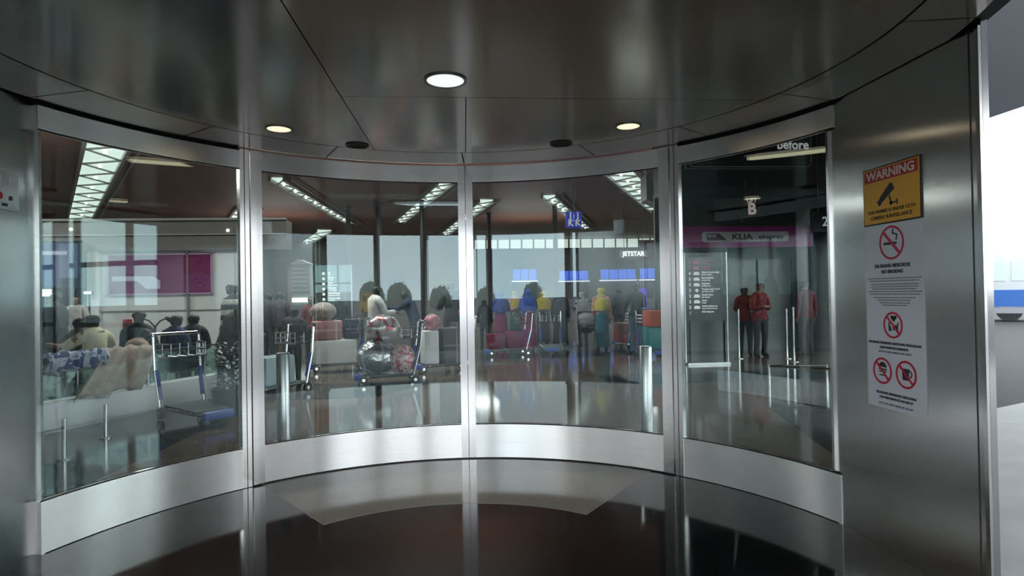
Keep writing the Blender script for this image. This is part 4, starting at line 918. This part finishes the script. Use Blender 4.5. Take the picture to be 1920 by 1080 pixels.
    if cap:
        cm = mat('cap_%02d_%02d' % (int(cap[0]*99), int(cap[2]*99)), cap, .8)
        co_ = shell('cap', lambda i, r_: r_ == 'head' and (cen[i]-hc_).dot(hd) > .02*k, .022, cm, 0)
        b = MB(); c0 = hc_+hd*.035*k; pts = []
        poly = [c0+sd*.085*k+fw*.06*k, c0+sd*.07*k+fw*.16*k, c0+fw*.19*k, c0-sd*.07*k+fw*.16*k, c0-sd*.085*k+fw*.06*k]
        b.add(poly+[p-hd*.012 for p in poly], [(0, 1, 2, 3, 4), (9, 8, 7, 6, 5)]+[(i, i+5, (i+1) % 5+5, (i+1) % 5) for i in range(5)]); b.build('cap_brim', cm, co_)
    if skirt:
        sm = skirt if not isinstance(skirt, tuple) else mat('skirt_%02d_%02d_%02d' % tuple(int(c*99) for c in skirt), skirt, .85, var=.15, vscale=6)
        b = MB(); b.lathe([(.15*k, J['waist'].z-.02*k), (.185*k, J['pelvis'].z), (.20*k, .60*k), (.215*k, .30*k), (.23*k, .09*k)], (0, 0, 0), 28, .08, 8, 1, .85); b.build('skirt', sm, t)
    return t, J, k
P_ = lambda *a, **kw: person(*a, **kw)
# seated row behind the partition, backs to the doors
def seat_pt(x, D): return spot(x, D)
P_('dark haired person in dark brown seated leftmost in the row', seat_pt(146, 8.5), 200, 'sit', 'lap', .12, 1.60, 0, (.045, .03, .022))
t, J, k = P_('seated man in backward leaning pose with black cap and cream printed shirt', seat_pt(179, 8.0), 238, 'sit', 'reach', .10, 1.66, 0, (.62, .56, .38), sleeves='short', cap=(.012, .012, .014), topmat=spots_mat('cream_print_shirt', (.66, .60, .42), (.20, .14, .06), 5.5, .8, 0, .60))
P_('close cropped seated person in black with broad shoulders', seat_pt(258, 8.6), 178, 'sit', 'lap', .02, 1.72, 2, (.018, .018, .022), hair='bald')
P_('seated person in navy top with short black hair, right of the gooseneck lamp', seat_pt(325, 9.0), 165, 'sit', 'lap', .06, 1.60, 0, (.02, .035, .11))
P_('seated person in dark jacket half behind the right end of the row', seat_pt(362, 9.8), 200, 'sit', 'lap', .08, 1.58, 0, (.02, .02, .025))
P_('brown haired person slouching in a pinkish beige robe at the partition', seat_pt(226, 7.85), 150, 'sit', 'fold', .55, 1.52, 1, (.46, .32, .26))
P_('person in dark brown top stooping beside the left door post', spot(420, 8.6), 70, 'stand', 'push', .45, 1.45, 0, (.05, .035, .03), hair='long')
P_('standing person in black and white striped shirt at the left post', spot(437, 9.6), 250, 'stand', 'down', 0, 1.70, 0, (.5, .5, .4), topmat=None, hair='short')
# the stripes of that shirt are woven: bands of the shirt material itself
sm_ = bpy.data.materials.new('striped_cotton'); sm_.use_nodes = True; tt = sm_.node_tree; bb_ = tt.nodes['Principled BSDF']
wv_ = tt.nodes.new('ShaderNodeTexWave'); wv_.bands_direction = 'Z'; wv_.inputs['Scale'].default_value = 1.9; wv_.inputs['Distortion'].default_value = .3; tcx = tt.nodes.new('ShaderNodeTexCoord'); rp_ = tt.nodes.new('ShaderNodeValToRGB'); rp_.color_ramp.interpolation = 'CONSTANT'
rp_.color_ramp.elements[0].color = (.012, .012, .014, 1); rp_.color_ramp.elements[1].color = (.66, .66, .52, 1); rp_.color_ramp.elements[1].position = .5
tt.links.new(tcx.outputs['Object'], wv_.inputs['Vector']); tt.links.new(wv_.outputs['Fac'], rp_.inputs['Fac']); tt.links.new(rp_.outputs['Color'], bb_.inputs['Base Color']); bb_.inputs['Roughness'].default_value = .8
for ch in [o for o in bpy.data.objects if o.name.startswith('person')][-1].children:
    if ch.name.startswith('shirt'): ch.data.materials[0] = sm_
P_('standing person in dark grey at the far left edge of the glass', spot(104, 10.4), 160, 'stand', 'down', 0, 1.62, 0, (.03, .035, .04))
P_('distant person in pale shirt standing under the dark blue display', spot(142, 12.6), 20, 'stand', 'down', 0, 1.56, 1, (.45, .42, .40))
SEATP = None
for o in [o for o in bpy.data.objects if o.name.startswith('person') and 'seat' in o['label'] or o.get('label', '').startswith('brown haired person slouching')]:
    lab = 'grey waiting seat under the ' + ' '.join(o['label'].replace('seated ', '').split()[:6])
    if SEATP is None:
        SEATP = thing('waiting_seat', lab, 'seat', o.location, o.rotation_euler.z, 'waiting seats behind the partition')
        b = MB(); b.box((0, -.08, .375), (.42, .42, .03), bev=.01); b.build('seat', mat('bench_grey', (.1, .1, .11), .5), SEATP)
        for x in (-.17, .17):
            for y in (-.25, .09): b = MB(); b.tube([(x, y, 0), (x, y, .36)], .015); b.build('leg', CHROME2, SEATP)
    else:
        c = copy_tree(SEATP); c.location = o.location; c.rotation_euler.z = o.rotation_euler.z; c['label'] = lab
# left leaf: crowd and travellers
P_('dark coated person standing leftmost in the crowd behind the left leaf', spot(502, 12.8), 150, 'stand', 'down', 0, 1.58, 0, (.02, .02, .022))
P_('person in dark purple grey, second of the crowd behind the left leaf', spot(524, 13.6), 190, 'stand', 'fold', 0, 1.60, 1, (.05, .03, .05), hair='long')
t, J, k = P_('stooped person in dark grey hooded jacket behind the left bollard', spot(548, 9.9), 185, 'stand', 'push', .28, 1.30, 0, (.045, .043, .042), legs=(.02, .018, .016), hair=None, hijab=(.05, .045, .04))
P_('person in dark red top behind the pink bag', spot(584, 13.2), 10, 'stand', 'down', 0, 1.48, 1, (.16, .03, .035), hair='long')
P_('person in black behind the dark blue travel bag', spot(640, 14.9), 200, 'stand', 'down', 0, 1.46, 0, (.02, .022, .03))
P_('man in white long shirt pushing a trolley behind the wrapped bundles', spot(702, 11.8), 130, 'stand', 'push', .05, 1.66, 0, (.60, .61, .60), legs=(.012, .012, .014))
P_('person in navy bending over luggage right of the man in white', spot(780, 13.0), 250, 'stand', 'reach', .42, 1.62, 0, (.014, .02, .055))
P_('person with grey hair band wearing black and red beside the door seam', spot(846, 12.7), 200, 'stand', 'push', .03, 1.74, 0, (.02, .018, .02), cap=(.05, .05, .05))
P_('person in red behind the black and red one at the door seam', spot(862, 13.7), 160, 'stand', 'down', 0, 1.60, 1, (.30, .02, .03))
# right leaf: women in headscarves
P_('person in black seated low by the trolleys right of the door seam', spot(908, 16.2), 180, 'stand', 'down', .3, 1.35, 0, (.015, .016, .02), hair='short')
P_('woman in deep blue headscarf and blue top, left of the floral one', spot(938, 15.6), 170, 'stand', 'push', 0, 1.54, 1, (.03, .05, .26), hijab=(.03, .05, .24), skirt=(.16, .01, .06))
P_('woman in yellow headscarf and pink floral blouse, left of the royal blue one', spot(966, 16.6), 20, 'stand', 'fold', 0, 1.56, 1, hijab=(.55, .42, .04), topmat=spots_mat('floral_pink', (.55, .20, .20), (.55, .42, .36), 12, .8), skirt=(.05, .12, .10))
P_('woman in royal blue veil over maroon skirt with her back turned', spot(990, 15.2), 178, 'stand', 'push', 0, 1.58, 1, (.03, .06, .32), hijab=(.03, .07, .36), skirt=(.22, .01, .07))
P_('woman in bright yellow veil right of the royal blue one', spot(1018, 17.0), 160, 'stand', 'fold', 0, 1.52, 1, (.55, .42, .03), hijab=(.58, .45, .04), skirt=(.04, .03, .03))
P_('woman in long black robe between the yellow veils', spot(1050, 15.8), 172, 'stand', 'down', 0, 1.56, 0, (.012, .012, .016), hijab=(.03, .035, .05), skirt=(.012, .012, .016))
P_('person in black and white pushing a pram left of the long yellow veil', spot(1092, 16.0), 190, 'stand', 'push', .05, 1.50, 0, hijab=(.35, .36, .37), topmat=spots_mat('black_white_print', (.02, .02, .02), (.5, .5, .5), 9, .8))
P_('woman in long yellow veil, floral blouse and teal skirt', spot(1127, 15.0), 175, 'stand', 'down', 0, 1.58, 1, hijab=(.62, .52, .05), topmat=spots_mat('floral_coral', (.60, .22, .16), (.62, .42, .30), 11, .8), skirt=(.03, .16, .20))
P_('person in dark grey standing behind the long yellow veil', spot(1160, 17.5), 190, 'stand', 'down', 0, 1.58, 0, (.05, .05, .055))
P_('person in dark green coat and blue jeans left of the right bollard', spot(1192, 14.2), 175, 'stand', 'push', .04, 1.66, 0, (.018, .028, .02), legs=(.05, .10, .19), hair='long')
# right fixed panel
P_('person in red patterned top and black trousers facing the doors', spot(1424, 12.9), 10, 'stand', 'fold', 0, 1.60, 1, topmat=spots_mat('red_print', (.17, .006, .012), (.35, .10, .09), 14, .8, 0, .62))
P_('person in plain red top beside the red patterned one', spot(1396, 13.2), 150, 'stand', 'push', 0, 1.52, 1, (.17, .008, .014), hair='long')
P_('person in dark red standing near the right edge of the glass', spot(1510, 13.0), 190, 'stand', 'down', 0, 1.64, 0, (.10, .008, .016))

# pram in front of the black and white person
t = thing('pram', 'dark pram with pale straps in the hall', 'pram', spot(1098, 14.5), R(170))
b = MB(); b.ball((0, 0, .62), (.42, .62, .34), 14); b.build('basket', BLACK, t); b = MB(); b.ball((0, .12, .80), (.44, .40, .36), 12); b.build('hood', mat('hood_grey', (.3, .31, .32), .8), t)
b = MB()
for s in (-1, 1): b.tube([(s*.2, -.3, .12), (s*.2, .0, .55), (s*.2, .42, 1.0)], .013); b.tube([(s*.2, .32, .12), (s*.2, -.05, .55)], .013)
b.tube([(-.2, .42, 1.0), (.2, .42, 1.0)], .016); b.build('frame', CHROME2, t)
for x, y in ((-.22, -.3), (.22, -.3), (-.22, .32), (.22, .32)): b = MB(); b.tube([(x-.02, y, .11), (x+.02, y, .11)], .11, 14); b.build('wheel', BLACK, t)

# ================================================================== OUTDOORS (behind and to the right of the doorway)
b = MB(); b.prism([(-160, -160), (200, -160), (200, .25), (35.5, .25+1), (35.5, 39), (200, 160), (36, 160), (36, 46.5), (-36.5, 46.5), (-36.5, 160), (-160, 160)], -.30, -.12)
gp = MB(); gp.box((20, 0, -.25), (420, 420, .2)); struct(gp.build('ground', ASPHALT, smooth=False))
b = MB(); b.prism([(-40, -8), (13.0, -8), (13.0, -2.6), (7.2, 4.2), (FX+.8+3.2*SA*1.0, FY+3.2), (FX+.06, FY-.2), (-40, .1)], -.14, -.02); struct(b.build('pavement', CONCRETE, smooth=False))
b = MB(); b.prism([(-30, -11.2), (10.4, -11.2), (10.4, 9.1), (FX+.05, .1), (-30, .1)], 4.75, 5.1); struct(b.build('ceiling_canopy', mat('canopy_grey', (.62, .63, .67), .6), smooth=False))
for x in (-8.5, -2.4, 1.55, 4.5, 9.0):
    t = thing('canopy_column', {-8.5: 'grey canopy column far left outside', -2.4: 'grey canopy column outside left of the doorway', 1.55: 'grey canopy column outside facing the doorway', 4.5: 'grey canopy column outside right of the doorway', 9.0: 'grey canopy column far right outside'}[x], 'column', (x, -10.2, -.02))
    b = MB(); b.lathe([(.2, 0), (.2, 4.7)], n=20); b.build('shaft', mat('column_grey', (.20, .21, .22), .5), t); b = MB(); b.lathe([(.3, 0), (.3, .25), (.21, .3)], n=20); b.build('base', DARKGREY, t)
# white coach with blue band seen past the right steel wall
cp = spot(1925, 27); az = YAW+math.atan((1925-960)/FPX)
t = thing('coach', 'white coach with a blue band beyond the right steel wall', 'bus', cp+Vector((math.cos(az)*3.0, -math.sin(az)*3.0, -.12)), -az)
b = MB(); b.box((0, 0, 1.75), (11, 2.5, 2.7), bev=.15); b.build('body', mat('coach_white', (.62, .66, .66), .3), t)
b = MB(); b.box((0, -1.26, 1.0), (11.02, .03, .80)); b.build('blue_band', mat('coach_blue', (.035, .13, .42), .35), t, smooth=False)
b = MB(); b.box((0, -1.26, .50), (10.9, .03, .30)); b.build('skirt_panel', mat('coach_grey', (.3, .3, .33), .5), t, smooth=False)
for k in range(6): b = MB(); b.box((-4.5+1.8*k, -1.255, 2.25), (1.6, .03, .9)); b.build('window_pane', mat('coach_glass', (.62, .70, .70), .08), t, smooth=False)
for x in (-3.6, 3.4):
    for y in (-1.1, 1.1): b = MB(); b.tube([(x, y-.15, .48), (x, y+.15, .48)], .48, 20); b.build('wheel', BLACK, t)
# trees and things across the road that the door glass mirrors
def tree(x, y, h, r, seed, label):
    t = thing('tree', label, 'tree', (x, y, -.1)); rnd = random.Random(seed)
    b = MB(); b.tube([(0, 0, 0), (.1, 0, h*.4), (0, .1, h*.7)], [.2, .15, .08], 8); b.build('trunk', mat('bark', (.09, .07, .05), .9), t)
    b = MB()
    for k in range(260):
        a = rnd.uniform(0, 2*PI); z = rnd.uniform(-1, 1); q = math.sqrt(1-z*z)*rnd.uniform(.75, 1.05); c = Vector((math.cos(a)*q*r*2.4, math.sin(a)*q*r*1.2, max(.1, h*.3+z*r*1.15*(1-.25*abs(math.sin(a*2))))))
        s_ = rnd.uniform(.25, .5); u = Vector((rnd.uniform(-1, 1), rnd.uniform(-1, 1), rnd.uniform(-1, 1))).normalized(); v = u.orthogonal().normalized()*s_*.5
        b.add([c-u*s_*.5, c+v, c+u*s_*.5, c-v], [(0, 1, 2, 3)])
    b.ball((0, 0, h*.3), (r*4.2, r*2, r*2.0), 16, .1, seed)
    tag(b.build('foliage', mat('tree_haze_green', (.13, .16, .14), .8), t), kind='stuff')  # foliage colour greyed and lightened to paint in distance haze
for i, (x, y, h, r) in enumerate(((-34, -70, 3.4, 2.2), (-15, -76, 2.8, 1.8), (4, -72, 2.6, 2.0), (20, -70, 3.6, 2.3), (33, -74, 4.2, 2.6), (58, -66, 3.2, 2.2), (-62, -68, 3.6, 2.4))):
    tree(x, y, h, r, i, ['round tree across the road mirrored left of the seam', 'small tree across the road', 'bushy tree across the road facing the doors', 'tall tree across the road to the east', 'broad tree across the road farther east', 'tree at the far east end across the road', 'tree at the far west end across the road'][i])
t = thing('van', 'yellow van parked across the road, mirrored in the glass', 'van', (18.6, -40, -.15), 0)
b = MB(); b.prism_xz([(-2.2, .35), (2.2, .35), (2.2, 1.1), (1.5, 1.9), (-2.2, 1.9)], -.9, .9); b.build('body', mat('van_yellow', (.62, .30, .02), .4), t, smooth=False)
for s in (-1, 1):
    b = MB(); b.box((.9, s*.905, 1.45), (.8, .02, .5)); b.build('window_pane', BLACK, t, smooth=False)
    for x in (-1.4, 1.4): b = MB(); b.tube([(x, s*.8-.1, .36), (x, s*.8+.1, .36)], .36, 16); b.build('wheel', BLACK, t)
for i, (x, y) in enumerate(((-3.2, -21), (-1.6, -21), (2.6, -21))):
    t = thing('flagpole', ['flagpole across the road, westmost', 'flagpole across the road, in the middle', 'flagpole across the road, eastmost'][i], 'flagpole', (x, y, -.15))
    b = MB(); b.tube([(0, 0, 0), (0, 0, 5.5)], .05, 10); b.build('pole', CHROME2, t); b = MB(); b.box((.4, 0, 4.4+.2*i), (.75, .03, 1.2), (0, R(18), R(10))); b.build('flag', [mat('flag_blue', (.05, .06, .25), .8), mat('flag_pale', (.5, .5, .55), .8), mat('flag_red', (.4, .1, .12), .8)][i], t)
